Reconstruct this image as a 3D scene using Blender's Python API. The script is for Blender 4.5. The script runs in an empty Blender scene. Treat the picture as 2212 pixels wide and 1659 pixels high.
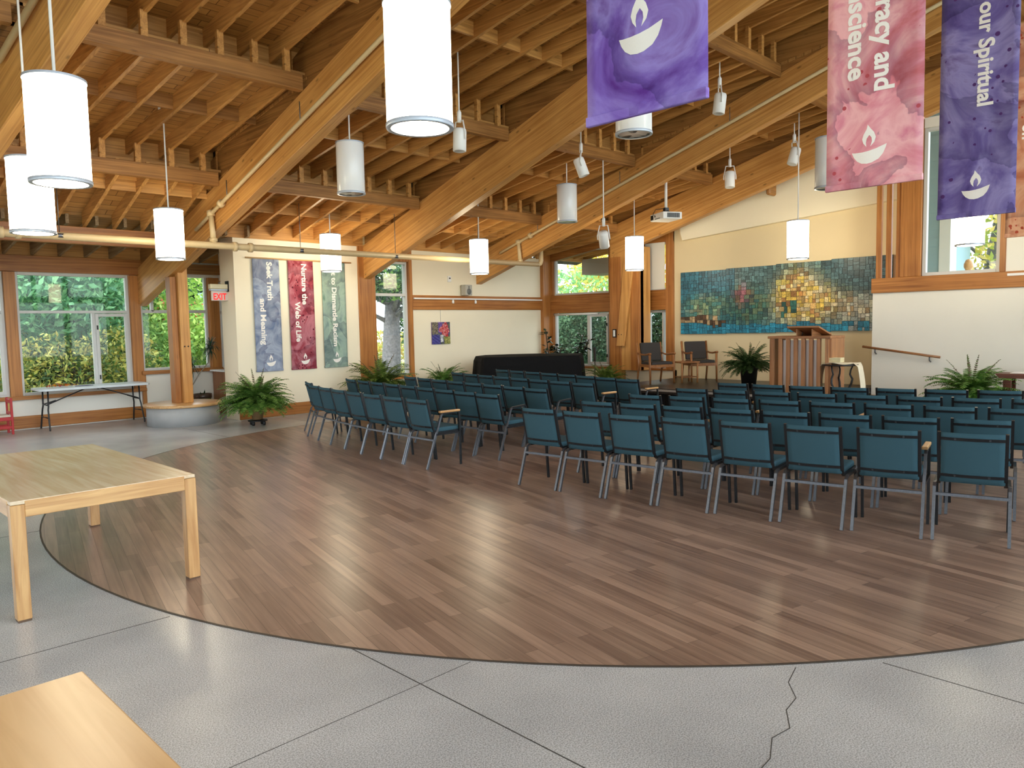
import bpy, bmesh, math, random
from mathutils import Vector, Matrix
S = bpy.context.scene
C = S.collection
random.seed(7)
PI = math.pi
# ------------------------------------------------------------------ camera, sky, exposure
F_PX, W_PX = 1631.16, 2212.0
YAW, PITCH, ROLL = math.radians(44.63555618), math.radians(4.41858128), math.radians(-1.14023968)
EYE = Vector((0, 0, 1.68))
fw = Vector((math.cos(PITCH)*math.cos(YAW), math.cos(PITCH)*math.sin(YAW), -math.sin(PITCH)))
rt = Vector((math.sin(YAW), -math.cos(YAW), 0)); up = rt.cross(fw)
cr, sr = math.cos(ROLL), math.sin(ROLL)
R3, U3 = cr*rt + sr*up, -sr*rt + cr*up
cd = bpy.data.cameras.new('camera'); cam = bpy.data.objects.new('camera', cd); C.objects.link(cam)
cd.sensor_width = 36; cd.lens = F_PX/W_PX*36; cd.clip_start = .05; cd.clip_end = 300
cam.matrix_world = Matrix(((R3.x, U3.x, -fw.x, EYE.x), (R3.y, U3.y, -fw.y, EYE.y), (R3.z, U3.z, -fw.z, EYE.z), (0, 0, 0, 1)))
S.camera = cam
wd = bpy.data.worlds.new('overcast_sky'); S.world = wd; wd.use_nodes = True
bg = wd.node_tree.nodes['Background']; bg.inputs[0].default_value = (.86, .93, 1, 1); bg.inputs[1].default_value = 3.8
S.view_settings.view_transform = 'Standard'; S.view_settings.look = 'None'; S.view_settings.gamma = 1
S.view_settings.use_curve_mapping = False; S.view_settings.exposure = 0.4
LAMP_E = 13.0
# daylight sun on the garden north of the building, from the north-west
sd = bpy.data.lights.new('sun', 'SUN'); sun = bpy.data.objects.new('sun', sd); C.objects.link(sun)
sd.energy = 2.6; sd.angle = .06; sd.color = (1, .93, .8)
sun.rotation_euler = Vector((-.75, -.05, .62)).to_track_quat('Z', 'Y').to_euler()

# ------------------------------------------------------------------ materials
def lin(r, g, b):
    f = lambda c: (c/255/12.92) if c/255 <= .04045 else ((c/255+.055)/1.055)**2.4
    return (f(r), f(g), f(b), 1)
MATS = {}
def new(name):
    m = bpy.data.materials.new(name); m.use_nodes = True
    nt = m.node_tree; return m, nt, nt.nodes, nt.links, nt.nodes['Principled BSDF']
def plain(name, col, rough=.6, metal=0, spec=.5, noise=0, nscale=30, bump=0):
    if name in MATS: return MATS[name]
    m, nt, N, L, P = new(name)
    P.inputs['Roughness'].default_value = rough; P.inputs['Metallic'].default_value = metal
    P.inputs['Specular IOR Level'].default_value = spec
    P.inputs['Base Color'].default_value = col
    if noise or bump:
        tc = N.new('ShaderNodeTexCoord'); nz = N.new('ShaderNodeTexNoise'); nz.inputs['Scale'].default_value = nscale
        nz.inputs['Detail'].default_value = 4; L.new(tc.outputs['Object'], nz.inputs['Vector'])
        if noise:
            mx = N.new('ShaderNodeMix'); mx.data_type = 'RGBA'
            mx.inputs[6].default_value = tuple(c*(1-noise) for c in col[:3])+(1,)
            mx.inputs[7].default_value = tuple(min(1, c*(1+noise)) for c in col[:3])+(1,)
            L.new(nz.outputs['Fac'], mx.inputs[0]); L.new(mx.outputs[2], P.inputs['Base Color'])
        if bump:
            b = N.new('ShaderNodeBump'); b.inputs['Strength'].default_value = bump; b.inputs['Distance'].default_value = .01
            L.new(nz.outputs['Fac'], b.inputs['Height']); L.new(b.outputs[0], P.inputs['Normal'])
    MATS[name] = m; return m
def wood(name, c1, c2, axis=0, rough=.45, fine=26, long=1.1, knots=.5, cspec=.4):
    if name in MATS: return MATS[name]
    m, nt, N, L, P = new(name)
    P.inputs['Roughness'].default_value = rough; P.inputs['Specular IOR Level'].default_value = cspec
    tc = N.new('ShaderNodeTexCoord'); mp = N.new('ShaderNodeMapping')
    sc = [fine]*3; sc[axis] = long; mp.inputs['Scale'].default_value = sc
    L.new(tc.outputs['Object'], mp.inputs['Vector'])
    nz = N.new('ShaderNodeTexNoise'); nz.inputs['Scale'].default_value = 1; nz.inputs['Detail'].default_value = 5
    nz.inputs['Distortion'].default_value = .9; L.new(mp.outputs[0], nz.inputs['Vector'])
    n2 = N.new('ShaderNodeTexNoise'); n2.inputs['Scale'].default_value = 1.7; L.new(tc.outputs['Object'], n2.inputs['Vector'])
    oi = N.new('ShaderNodeObjectInfo')
    a = N.new('ShaderNodeMath'); a.operation = 'MULTIPLY_ADD'; a.inputs[1].default_value = .35
    L.new(n2.outputs['Fac'], a.inputs[0]); L.new(nz.outputs['Fac'], a.inputs[2])
    a2 = N.new('ShaderNodeMath'); a2.operation = 'MULTIPLY_ADD'; a2.inputs[1].default_value = .16; a2.inputs[2].default_value = -.08
    L.new(oi.outputs['Random'], a2.inputs[0])
    a3 = N.new('ShaderNodeMath'); a3.operation = 'ADD'; L.new(a.outputs[0], a3.inputs[0]); L.new(a2.outputs[0], a3.inputs[1])
    cr_ = N.new('ShaderNodeValToRGB'); cr_.color_ramp.elements[0].position = .45; cr_.color_ramp.elements[1].position = .9
    cr_.color_ramp.elements[0].color = c2; cr_.color_ramp.elements[1].color = c1
    L.new(a3.outputs[0], cr_.inputs[0])
    last = cr_.outputs[0]
    if knots:
        v = N.new('ShaderNodeTexVoronoi'); mp2 = N.new('ShaderNodeMapping'); s2 = [5.5]*3; s2[axis] = 2.2
        mp2.inputs['Scale'].default_value = s2; L.new(tc.outputs['Object'], mp2.inputs['Vector'])
        v.inputs['Scale'].default_value = 1; L.new(mp2.outputs[0], v.inputs['Vector'])
        k = N.new('ShaderNodeValToRGB'); k.color_ramp.elements[0].position = .05; k.color_ramp.elements[1].position = .12
        k.color_ramp.elements[0].color = (1-knots, 1-knots, 1-knots, 1); k.color_ramp.elements[1].color = (1, 1, 1, 1)
        L.new(v.outputs['Distance'], k.inputs[0])
        mm = N.new('ShaderNodeMix'); mm.data_type = 'RGBA'; mm.blend_type = 'MULTIPLY'; mm.inputs[0].default_value = 1
        L.new(last, mm.inputs[6]); L.new(k.outputs[0], mm.inputs[7]); last = mm.outputs[2]
    L.new(last, P.inputs['Base Color'])
    b = N.new('ShaderNodeBump'); b.inputs['Strength'].default_value = .12; b.inputs['Distance'].default_value = .004
    L.new(nz.outputs['Fac'], b.inputs['Height']); L.new(b.outputs[0], P.inputs['Normal'])
    MATS[name] = m; return m
def planks(name, c1, c2, gap, ang, pw, pl, rough, along='xy', coat=0):
    m, nt, N, L, P = new(name)
    P.inputs['Roughness'].default_value = rough
    tc = N.new('ShaderNodeTexCoord'); mp = N.new('ShaderNodeMapping'); mp.inputs['Rotation'].default_value = (0, 0, -ang)
    L.new(tc.outputs['Object'], mp.inputs['Vector'])
    br = N.new('ShaderNodeTexBrick'); br.inputs['Scale'].default_value = 1
    br.inputs['Brick Width'].default_value = pl; br.inputs['Row Height'].default_value = pw
    br.inputs['Mortar Size'].default_value = gap; br.inputs['Mortar Smooth'].default_value = .3; br.inputs['Bias'].default_value = 0
    br.offset = .37; br.offset_frequency = 2
    br.inputs['Color1'].default_value = (0, 0, 0, 1); br.inputs['Color2'].default_value = (1, 1, 1, 1); br.inputs['Mortar'].default_value = (.35, .35, .35, 1)
    L.new(mp.outputs[0], br.inputs['Vector'])
    mp2 = N.new('ShaderNodeMapping'); mp2.inputs['Scale'].default_value = (1.6, 34, 34); L.new(mp.outputs[0], mp2.inputs['Vector'])
    nz = N.new('ShaderNodeTexNoise'); nz.inputs['Scale'].default_value = 1; nz.inputs['Detail'].default_value = 6; L.new(mp2.outputs[0], nz.inputs['Vector'])
    n3 = N.new('ShaderNodeTexNoise'); n3.inputs['Scale'].default_value = .9; n3.inputs['Detail'].default_value = 5; L.new(tc.outputs['Object'], n3.inputs['Vector'])
    s1 = N.new('ShaderNodeMath'); s1.operation = 'MULTIPLY_ADD'; s1.inputs[1].default_value = .28; L.new(br.outputs['Color'], s1.inputs[0])
    s0 = N.new('ShaderNodeMath'); s0.operation = 'MULTIPLY'; s0.inputs[1].default_value = .55; L.new(nz.outputs['Fac'], s0.inputs[0]); L.new(s0.outputs[0], s1.inputs[2])
    s2 = N.new('ShaderNodeMath'); s2.operation = 'MULTIPLY_ADD'; s2.inputs[1].default_value = .28; L.new(n3.outputs['Fac'], s2.inputs[0]); L.new(s1.outputs[0], s2.inputs[2])
    cr_ = N.new('ShaderNodeValToRGB'); cr_.color_ramp.elements[0].position = .25; cr_.color_ramp.elements[1].position = .95
    cr_.color_ramp.elements[0].color = c2; cr_.color_ramp.elements[1].color = c1; L.new(s2.outputs[0], cr_.inputs[0])
    mx = N.new('ShaderNodeMix'); mx.data_type = 'RGBA'; L.new(br.outputs['Fac'], mx.inputs[0]); L.new(cr_.outputs[0], mx.inputs[6])
    mx.inputs[7].default_value = tuple(c*.5 for c in c2[:3])+(1,)
    L.new(mx.outputs[2], P.inputs['Base Color'])
    rr = N.new('ShaderNodeMath'); rr.operation = 'MULTIPLY_ADD'; rr.inputs[1].default_value = .06; rr.inputs[2].default_value = rough-.03
    L.new(n3.outputs['Fac'], rr.inputs[0]); L.new(rr.outputs[0], P.inputs['Roughness'])
    b = N.new('ShaderNodeBump'); b.inputs['Strength'].default_value = .25; b.inputs['Distance'].default_value = .003; b.invert = True
    L.new(br.outputs['Fac'], b.inputs['Height']); L.new(b.outputs[0], P.inputs['Normal'])
    MATS[name] = m; return m
def concrete():
    m, nt, N, L, P = new('polished_concrete')
    tc = N.new('ShaderNodeTexCoord')
    n1 = N.new('ShaderNodeTexNoise'); n1.inputs['Scale'].default_value = 1.1; n1.inputs['Detail'].default_value = 4; n1.inputs['Roughness'].default_value = .5
    n2 = N.new('ShaderNodeTexNoise'); n2.inputs['Scale'].default_value = 160; n2.inputs['Detail'].default_value = 2
    v = N.new('ShaderNodeTexVoronoi'); v.inputs['Scale'].default_value = 90
    for n in (n1, n2, v): L.new(tc.outputs['Object'], n.inputs['Vector'])
    r1 = N.new('ShaderNodeValToRGB'); r1.color_ramp.elements[0].color = lin(172, 174, 178); r1.color_ramp.elements[1].color = lin(218, 219, 221)
    r1.color_ramp.elements[0].position = .2; r1.color_ramp.elements[1].position = .8; L.new(n1.outputs['Fac'], r1.inputs[0])
    r2 = N.new('ShaderNodeValToRGB'); r2.color_ramp.elements[0].color = (.58, .57, .56, 1); r2.color_ramp.elements[1].color = (1.1, 1.1, 1.1, 1)
    r2.color_ramp.elements[0].position = .36; r2.color_ramp.elements[1].position = .62; L.new(n2.outputs['Fac'], r2.inputs[0])
    m1 = N.new('ShaderNodeMix'); m1.data_type = 'RGBA'; m1.blend_type = 'MULTIPLY'; m1.inputs[0].default_value = 1
    L.new(r1.outputs[0], m1.inputs[6]); L.new(r2.outputs[0], m1.inputs[7])
    r3 = N.new('ShaderNodeValToRGB'); r3.color_ramp.elements[0].color = (.5, .48, .46, 1); r3.color_ramp.elements[1].color = (1, 1, 1, 1)
    r3.color_ramp.elements[0].position = .0; r3.color_ramp.elements[1].position = .16; L.new(v.outputs['Distance'], r3.inputs[0])
    m2 = N.new('ShaderNodeMix'); m2.data_type = 'RGBA'; m2.blend_type = 'MULTIPLY'; m2.inputs[0].default_value = .8
    L.new(m1.outputs[2], m2.inputs[6]); L.new(r3.outputs[0], m2.inputs[7])
    L.new(m2.outputs[2], P.inputs['Base Color'])
    rr = N.new('ShaderNodeMath'); rr.operation = 'MULTIPLY_ADD'; rr.inputs[1].default_value = .05; rr.inputs[2].default_value = .235
    L.new(n1.outputs['Fac'], rr.inputs[0]); L.new(rr.outputs[0], P.inputs['Roughness'])
    b = N.new('ShaderNodeBump'); b.inputs['Strength'].default_value = .06; b.inputs['Distance'].default_value = .003
    L.new(n2.outputs['Fac'], b.inputs['Height']); L.new(b.outputs[0], P.inputs['Normal'])
    return m
def glass(name='window_glass', tint=(.97, .99, .98, 1)):
    m = bpy.data.materials.new(name); m.use_nodes = True; nt = m.node_tree; N, L = nt.nodes, nt.links
    N.remove(N['Principled BSDF'])
    t = N.new('ShaderNodeBsdfTransparent'); t.inputs[0].default_value = tint
    g = N.new('ShaderNodeBsdfGlossy'); g.inputs['Roughness'].default_value = .02
    fr = N.new('ShaderNodeFresnel'); fr.inputs[0].default_value = 1.3
    mx = N.new('ShaderNodeMixShader'); L.new(fr.outputs[0], mx.inputs[0]); L.new(t.outputs[0], mx.inputs[1]); L.new(g.outputs[0], mx.inputs[2])
    L.new(mx.outputs[0], N['Material Output'].inputs[0]); return m
def emit(name, col, e, spec=True):
    m, nt, N, L, P = new(name)
    P.inputs['Base Color'].default_value = (.9, .88, .82, 1); P.inputs['Roughness'].default_value = .35
    P.inputs['Emission Color'].default_value = col; P.inputs['Emission Strength'].default_value = e
    return m
def attr_mat(name, rough=.6, transl=0, spec=.3, attr='Col', nz=0):
    m, nt, N, L, P = new(name)
    P.inputs['Roughness'].default_value = rough; P.inputs['Specular IOR Level'].default_value = spec
    a = N.new('ShaderNodeVertexColor'); a.layer_name = attr; src = a.outputs[0]
    if nz:
        tc = N.new('ShaderNodeTexCoord'); n = N.new('ShaderNodeTexNoise'); n.inputs['Scale'].default_value = nz; n.inputs['Detail'].default_value = 6
        n.inputs['Distortion'].default_value = 1.5
        L.new(tc.outputs['Object'], n.inputs['Vector'])
        r = N.new('ShaderNodeValToRGB'); r.color_ramp.elements[0].position = .3; r.color_ramp.elements[1].position = .7
        r.color_ramp.elements[0].color = (.45, .45, .45, 1); r.color_ramp.elements[1].color = (1.35, 1.35, 1.35, 1); L.new(n.outputs['Fac'], r.inputs[0])
        mm = N.new('ShaderNodeMix'); mm.data_type = 'RGBA'; mm.blend_type = 'MULTIPLY'; mm.inputs[0].default_value = 1
        L.new(src, mm.inputs[6]); L.new(r.outputs[0], mm.inputs[7]); src = mm.outputs[2]
    L.new(src, P.inputs['Base Color'])
    if transl:
        t = N.new('ShaderNodeBsdfTranslucent'); L.new(src, t.inputs[0])
        mx = N.new('ShaderNodeMixShader'); mx.inputs[0].default_value = transl
        L.new(P.outputs[0], mx.inputs[1]); L.new(t.outputs[0], mx.inputs[2]); L.new(mx.outputs[0], N['Material Output'].inputs[0])
    return m
def watercolour(name, cols, seed, splat=None):
    m, nt, N, L, P = new(name); P.inputs['Roughness'].default_value = .75; P.inputs['Specular IOR Level'].default_value = .2
    tc = N.new('ShaderNodeTexCoord'); mp = N.new('ShaderNodeMapping'); mp.inputs['Location'].default_value = (seed*3.1, seed*1.7, seed*2.3)
    L.new(tc.outputs['Object'], mp.inputs['Vector'])
    n = N.new('ShaderNodeTexNoise'); n.inputs['Scale'].default_value = 2.4; n.inputs['Detail'].default_value = 7; n.inputs['Roughness'].default_value = .55; n.inputs['Distortion'].default_value = 1.6
    L.new(mp.outputs[0], n.inputs['Vector'])
    r = N.new('ShaderNodeValToRGB'); e = r.color_ramp.elements
    while len(e) < len(cols): e.new(.5)
    for i, c in enumerate(cols): e[i].position = .26+.48*i/(len(cols)-1); e[i].color = c
    L.new(n.outputs['Fac'], r.inputs[0])
    # watermark edges: thin contour bands of a second noise
    n2 = N.new('ShaderNodeTexNoise'); n2.inputs['Scale'].default_value = 1.5; n2.inputs['Detail'].default_value = 5; n2.inputs['Distortion'].default_value = .6
    L.new(mp.outputs[0], n2.inputs['Vector'])
    r2 = N.new('ShaderNodeValToRGB'); q = r2.color_ramp.elements; q[0].position = .42; q[0].color = (1, 1, 1, 1); q[1].position = .50; q[1].color = (.62, .6, .68, 1)
    x = q.new(.505); x.color = (1.15, 1.15, 1.15, 1)
    L.new(n2.outputs['Fac'], r2.inputs[0])
    mm = N.new('ShaderNodeMix'); mm.data_type = 'RGBA'; mm.blend_type = 'MULTIPLY'; mm.inputs[0].default_value = .85
    L.new(r.outputs[0], mm.inputs[6]); L.new(r2.outputs[0], mm.inputs[7]); last = mm.outputs[2]
    if splat:
        v = N.new('ShaderNodeTexVoronoi'); v.inputs['Scale'].default_value = 15; v.inputs['Randomness'].default_value = 1
        L.new(mp.outputs[0], v.inputs['Vector'])
        th = N.new('ShaderNodeMath'); th.operation = 'MULTIPLY'; L.new(n2.outputs['Fac'], th.inputs[0]); th.inputs[1].default_value = .42
        sub = N.new('ShaderNodeMath'); sub.operation = 'LESS_THAN'; L.new(v.outputs['Distance'], sub.inputs[0]); L.new(th.outputs[0], sub.inputs[1])
        # only in patches
        n4 = N.new('ShaderNodeTexNoise'); n4.inputs['Scale'].default_value = 3.3; L.new(mp.outputs[0], n4.inputs['Vector'])
        gt = N.new('ShaderNodeMath'); gt.operation = 'GREATER_THAN'; gt.inputs[1].default_value = .54; L.new(n4.outputs['Fac'], gt.inputs[0])
        ml = N.new('ShaderNodeMath'); ml.operation = 'MULTIPLY'; L.new(sub.outputs[0], ml.inputs[0]); L.new(gt.outputs[0], ml.inputs[1])
        m3 = N.new('ShaderNodeMix'); m3.data_type = 'RGBA'; L.new(ml.outputs[0], m3.inputs[0]); L.new(last, m3.inputs[6]); m3.inputs[7].default_value = splat
        last = m3.outputs[2]
    L.new(last, P.inputs['Base Color']); return m

M_FIRB = lambda ax: wood('fir_beam_%d' % ax, lin(224, 170, 100), lin(178, 122, 62), ax, .42, 26, .6, .5)
M_FIR = lambda ax: wood('fir_joist_%d' % ax, lin(216, 162, 94), lin(160, 110, 56), ax, .5, 26, 1.0, .55)
M_CED = lambda ax: wood('fir_trim_%d' % ax, lin(190, 128, 66), lin(140, 84, 36), ax, .42, 34, .8, .15)
M_DARKWOOD = lambda ax: wood('dark_purlin_%d' % ax, lin(180, 128, 70), lin(124, 82, 40), ax, .5, 30, .8, .3)
M_GREYWOOD = lambda ax: wood('weathered_wood_%d' % ax, lin(168, 142, 104), lin(116, 92, 62), ax, .6, 26, .9, .3)
M_OAK = lambda ax: wood('oak_%d' % ax, lin(220, 178, 122), lin(176, 128, 78), ax, .32, 22, 1.6, 0, .6)
M_OAKGLARE = wood('oak_top_glare', lin(228, 212, 186), lin(204, 178, 144), 1, .26, 18, 1.2, 0, .6)  # far tabletop oak, lightened so window glare sits in its colour
M_OAKGOLD = wood('golden_oak_top', lin(228, 186, 130), lin(202, 154, 98), 1, .3, 14, .9, 0, .6)
M_TEAK = lambda ax: wood('teak_%d' % ax, lin(166, 112, 66), lin(116, 70, 38), ax, .35, 40, 1.4, 0)
M_LECT = lambda ax: wood('lectern_wood_%d' % ax, lin(186, 132, 88), lin(146, 98, 60), ax, .4, 40, 1.2, 0)
M_DECK = planks('roof_deck_boards', lin(212, 160, 90), lin(146, 98, 48), .006, 0, .135, 2.6, .55)
M_FLOOR = planks('hardwood_floor', lin(190, 158, 138), lin(98, 74, 64), .0012, math.radians(77), .085, 1.05, .29)
M_CONC = concrete()
M_WALL = plain('cream_wall_paint', lin(238, 228, 204), .7, noise=.03, nscale=2)
M_WALLW = plain('white_wall_paint', lin(236, 233, 224), .7, noise=.03, nscale=2)
M_WALLT = plain('tan_wall_paint', lin(226, 208, 170), .7, noise=.03, nscale=2)
M_ALU = plain('window_frame_paint', lin(206, 206, 204), .4, 0)
M_GLASS = glass()
M_GLASSD = glass('tinted_glass', (.55, .6, .62, 1))
M_TEAL = plain('teal_fabric', lin(54, 84, 96), .9, 0, .2, noise=.12, nscale=400, bump=.15)
M_STEEL = plain('gunmetal_tube', lin(112, 116, 124), .38, .85, .5, noise=.3, nscale=60)
M_BLKM = plain('black_metal', lin(34, 36, 40), .35, .3)
M_BLKP = plain('black_plastic', lin(20, 20, 22), .5)
M_SHADE = emit('lit_lamp_shade', (1, .86, .60, 1), LAMP_E)
M_SHADEOFF = plain('unlit_white_shade', lin(228, 228, 230), .18)
M_WHITE = plain('white_enamel', lin(236, 236, 236), .4)
M_RIM = plain('lamp_rim_metal', lin(190, 200, 216), .35, .2)
M_PIPE = plain('cream_pipe_paint', lin(206, 182, 140), .4, noise=.08, nscale=9)
M_LEAF = attr_mat('fern_leaf', .5, .25)
M_TREE = attr_mat('tree_leaf', .6, .35)
M_BARK = plain('grey_bark', lin(112, 112, 118), .9, noise=.75, nscale=16, bump=1)
M_BARKD = plain('dark_bark', lin(62, 54, 44), .9, noise=.4, nscale=18, bump=.8)
M_SOIL = plain('potting_soil', lin(58, 42, 32), .95)
M_LETTER = plain('white_lettering', lin(240, 236, 232), .7)
M_CLOTHB = plain('black_cloth', lin(18, 18, 20), .9, 0, .15, noise=.2, nscale=40)
M_CUSH = plain('charcoal_upholstery', lin(62, 58, 56), .9, 0, .2, noise=.15, nscale=200)

# ------------------------------------------------------------------ mesh helpers
class MB:
    def __init__(s): s.v, s.f, s.c, s.sm = [], [], [], []
    def add(s, vs, fs, col=None, smooth=False):
        o = len(s.v); s.v += [tuple(v) for v in vs]
        for f in fs: s.f.append(tuple(i+o for i in f)); s.c.append(col); s.sm.append(smooth)
        return s
    def box(s, x0, x1, y0, y1, z0, z1, M=None, col=None):
        vs = [Vector((x, y, z)) for x in (x0, x1) for y in (y0, y1) for z in (z0, z1)]
        if M: vs = [M @ v for v in vs]
        return s.add(vs, [(0, 1, 3, 2), (4, 6, 7, 5), (0, 4, 5, 1), (2, 3, 7, 6), (0, 2, 6, 4), (1, 5, 7, 3)], col)
    def hexa(s, pts, col=None):   # 4 bottom, 4 top in ring order
        return s.add(pts, [(3, 2, 1, 0), (4, 5, 6, 7), (0, 1, 5, 4), (1, 2, 6, 5), (2, 3, 7, 6), (3, 0, 4, 7)], col)
    def prism(s, poly, a, b, plane='xy', col=None):
        def P(p, t): return {'xy': (p[0], p[1], t), 'yz': (t, p[0], p[1]), 'xz': (p[0], t, p[1])}[plane]
        n = len(poly); vs = [P(p, a) for p in poly]+[P(p, b) for p in poly]
        return s.add(vs, [tuple(range(n))[::-1], tuple(range(n, 2*n))]+[(i, (i+1) % n, n+(i+1) % n, n+i) for i in range(n)], col)
    def tube(s, path, r, n=8, cap=True, col=None, square=False, r1=None):
        path = [Vector(p) for p in path]; m = len(path); vs = []
        prev = None
        for i, p in enumerate(path):
            d = (path[min(i+1, m-1)]-path[max(i-1, 0)]).normalized()
            if prev is None:
                ref = Vector((0, 0, 1)) if abs(d.z) < .9 else Vector((1, 0, 0))
                a = d.cross(ref).normalized()
            else: a = (prev - d*prev.dot(d)).normalized()
            prev = a; b = d.cross(a)
            rr = r if r1 is None else r+(r1-r)*i/(m-1)
            for k in range(n):
                t = 2*PI*(k+(.5 if square else 0))/n; vs.append(p+(a*math.cos(t)+b*math.sin(t))*rr)
        fs = [(i*n+k, i*n+(k+1) % n, (i+1)*n+(k+1) % n, (i+1)*n+k) for i in range(m-1) for k in range(n)]
        if cap: fs += [tuple(range(n))[::-1], tuple((m-1)*n+k for k in range(n))]
        return s.add(vs, fs, col, smooth=(n > 5))
    def lathe(s, prof, n=24, c=(0, 0), col=None, smooth=True, cap=True):
        m = len(prof); vs = [(c[0]+r*math.cos(2*PI*k/n), c[1]+r*math.sin(2*PI*k/n), z) for r, z in prof for k in range(n)]
        fs = [(i*n+k, i*n+(k+1) % n, (i+1)*n+(k+1) % n, (i+1)*n+k) for i in range(m-1) for k in range(n)]
        if cap and prof[0][0] > 1e-5: fs.append(tuple(range(n))[::-1])
        if cap and prof[-1][0] > 1e-5: fs.append(tuple((m-1)*n+k for k in range(n)))
        return s.add(vs, fs, col, smooth)
    def quad(s, a, b, c, d, col=None): return s.add([a, b, c, d], [(0, 1, 2, 3)], col)
    def mesh(s, name, mat, bevel=0, seg=1):
        me = bpy.data.meshes.new(name); me.from_pydata(s.v, [], s.f)
        for p, sm in zip(me.polygons, s.sm): p.use_smooth = sm
        if any(c is not None for c in s.c):
            ca = me.color_attributes.new('Col', 'FLOAT_COLOR', 'CORNER'); k = 0
            for p, c in zip(me.polygons, s.c):
                c = c or (.5, .5, .5, 1)
                for _ in range(p.loop_total): ca.data[k].color = c; k += 1
        if bevel:
            bm = bmesh.new(); bm.from_mesh(me)
            ed = [e for e in bm.edges if len(e.link_faces) == 2 and e.calc_face_angle(0) > .6]
            bmesh.ops.bevel(bm, geom=ed, offset=bevel, segments=seg, affect='EDGES', profile=.6, clamp_overlap=True)
            bm.to_mesh(me); bm.free()
        me.update()
        if mat: me.materials.append(mat)
        return me
    def build(s, name, mat, parent=None, bevel=0, seg=1, loc=None, M=None):
        o = bpy.data.objects.new(name, s.mesh(name, mat, bevel, seg)); C.objects.link(o)
        if parent: o.parent = parent
        if loc: o.location = loc
        if M: o.matrix_world = M
        return o
def tag(o, label, cat, group=None, kind=None):
    o['label'] = label; o['category'] = cat
    if group: o['group'] = group
    if kind: o['kind'] = kind
    return o
def struct(o): o['kind'] = 'structure'; return o
def thing(name, label, cat, loc=(0, 0, 0), rz=0, group=None):
    o = bpy.data.objects.new(name, None); C.objects.link(o); o.empty_display_size = .1
    o.location = loc; o.rotation_euler = (0, 0, rz); return tag(o, label, cat, group)
KIDS = {}
def copy_tree(o, parent=None, skip=()):
    c = o.copy(); C.objects.link(c); c.parent = parent
    for ch in list(o.children):
        if ch.name.split('.')[0] not in skip: copy_tree(ch, c)
    return c
def box(name, x0, x1, y0, y1, z0, z1, mat, parent=None, bevel=0, seg=1):
    return MB().box(x0, x1, y0, y1, z0, z1).build(name, mat, parent, bevel, seg)
def lbox(name, c, half, mat, parent=None, bevel=0):      # box built about its own origin, so grain runs in local axes
    o = MB().box(-half[0], half[0], -half[1], half[1], -half[2], half[2]).build(name, mat, parent, bevel); o.location = c; return o

# ------------------------------------------------------------------ floor
CX, CY, RF = 7.471, 5.997, 5.955
floor = struct(box('floor', -5.3, 15.6, -4.3, 15.9, -.12, 0, M_CONC))
n = 160
MB().prism([(CX+RF*math.cos(2*PI*k/n), CY+RF*math.sin(2*PI*k/n)) for k in range(n)], .0005, .004).build('hardwood_disc', M_FLOOR, floor)
mb = MB()
for k in range(n):
    a, b = 2*PI*k/n, 2*PI*(k+1)/n
    p = lambda r, t, z: (CX+r*math.cos(t), CY+r*math.sin(t), z)
    mb.hexa([p(RF-.001, a, .0003), p(RF+.013, a, .0003), p(RF+.013, b, .0003), p(RF-.001, b, .0003), p(RF-.001, a, .0052), p(RF+.013, a, .0045), p(RF+.013, b, .0045), p(RF-.001, b, .0052)])
mb.build('edge_strip', plain('dark_edge_strip', lin(66, 58, 52), .5), floor)
mb = MB()
def joint(a, b, w=.003):
    a, b = Vector(a+(0,)), Vector(b+(0,)); d = (b-a).normalized(); q = Vector((-d.y, d.x, 0))*w
    mb.hexa([a-q, a+q, b+q, b-q]+[v+Vector((0, 0, .0008)) for v in (a-q, a+q, b+q, b-q)])
joint((2.135, 3.35), (2.10, -4)); joint((3.80, 1.24), (3.70, -4)); joint((5.3, 11.52), (5.3, 13.4)); joint((7.2, 11.96), (7.2, 13.5))
joint((-5, 4.7), (1.66, 4.53)); joint((-5, 7.5), (1.68, 7.40)); joint((-5, 2.8), (2.45, 2.75), .0016)
cr_pts = [(3.47, 1.53), (3.30, 1.49), (3.18, 1.40), (3.05, 1.385), (2.92, 1.31), (2.80, 1.33), (2.66, 1.27), (2.50, 1.26), (2.2, 1.15), (1.9, 1.1)]
for a, b in zip(cr_pts, cr_pts[1:]): joint(a, b, .002)
mb.build('concrete_joint', plain('dark_joint', lin(70, 68, 66), .9), floor)  # thin dark strips: slab joints and a crack

# ------------------------------------------------------------------ roof: decks, joists (ceiling parts), crossbeams, beams
ceiling_bays = []
def b1x(y): return 1.92+(13.57-y)*(2.51-1.92)/(13.57-7.4)      # right face of the slanted beam
BEAMS = [
    ('roof_beam', 'large slanting glulam roof beam at the far left, over the two nearest lit lamps', (b1x(15.7), 15.7, 2.73-.31*2.13), (b1x(-3.9), -3.9, 2.73+.31*17.47)),
    ('roof_beam', 'large glulam roof beam resting on the round-based wooden pillar, sprinkler pipe along its side', (5.65, 15.7, 2.203), (5.65, -3.9, 8.16)),
    ('roof_beam', 'large glulam roof beam ending on the wood column beside the narrow tree window', (9.49, 13.57, 2.72), (9.49, -3.9, 8.64)),
    ('roof_beam', 'large glulam roof beam ending against the cream wall above the small wall speaker', (12.76, 13.75, 2.64), (12.76, -3.9, 8.27)),
    ('roof_beam', 'large glulam roof beam over the stage, resting on the wide pier with the leaning brace', (14.73, 11.02, 3.25), (14.73, -3.9, 7.42))]
BW, BD = .18, .70
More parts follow.
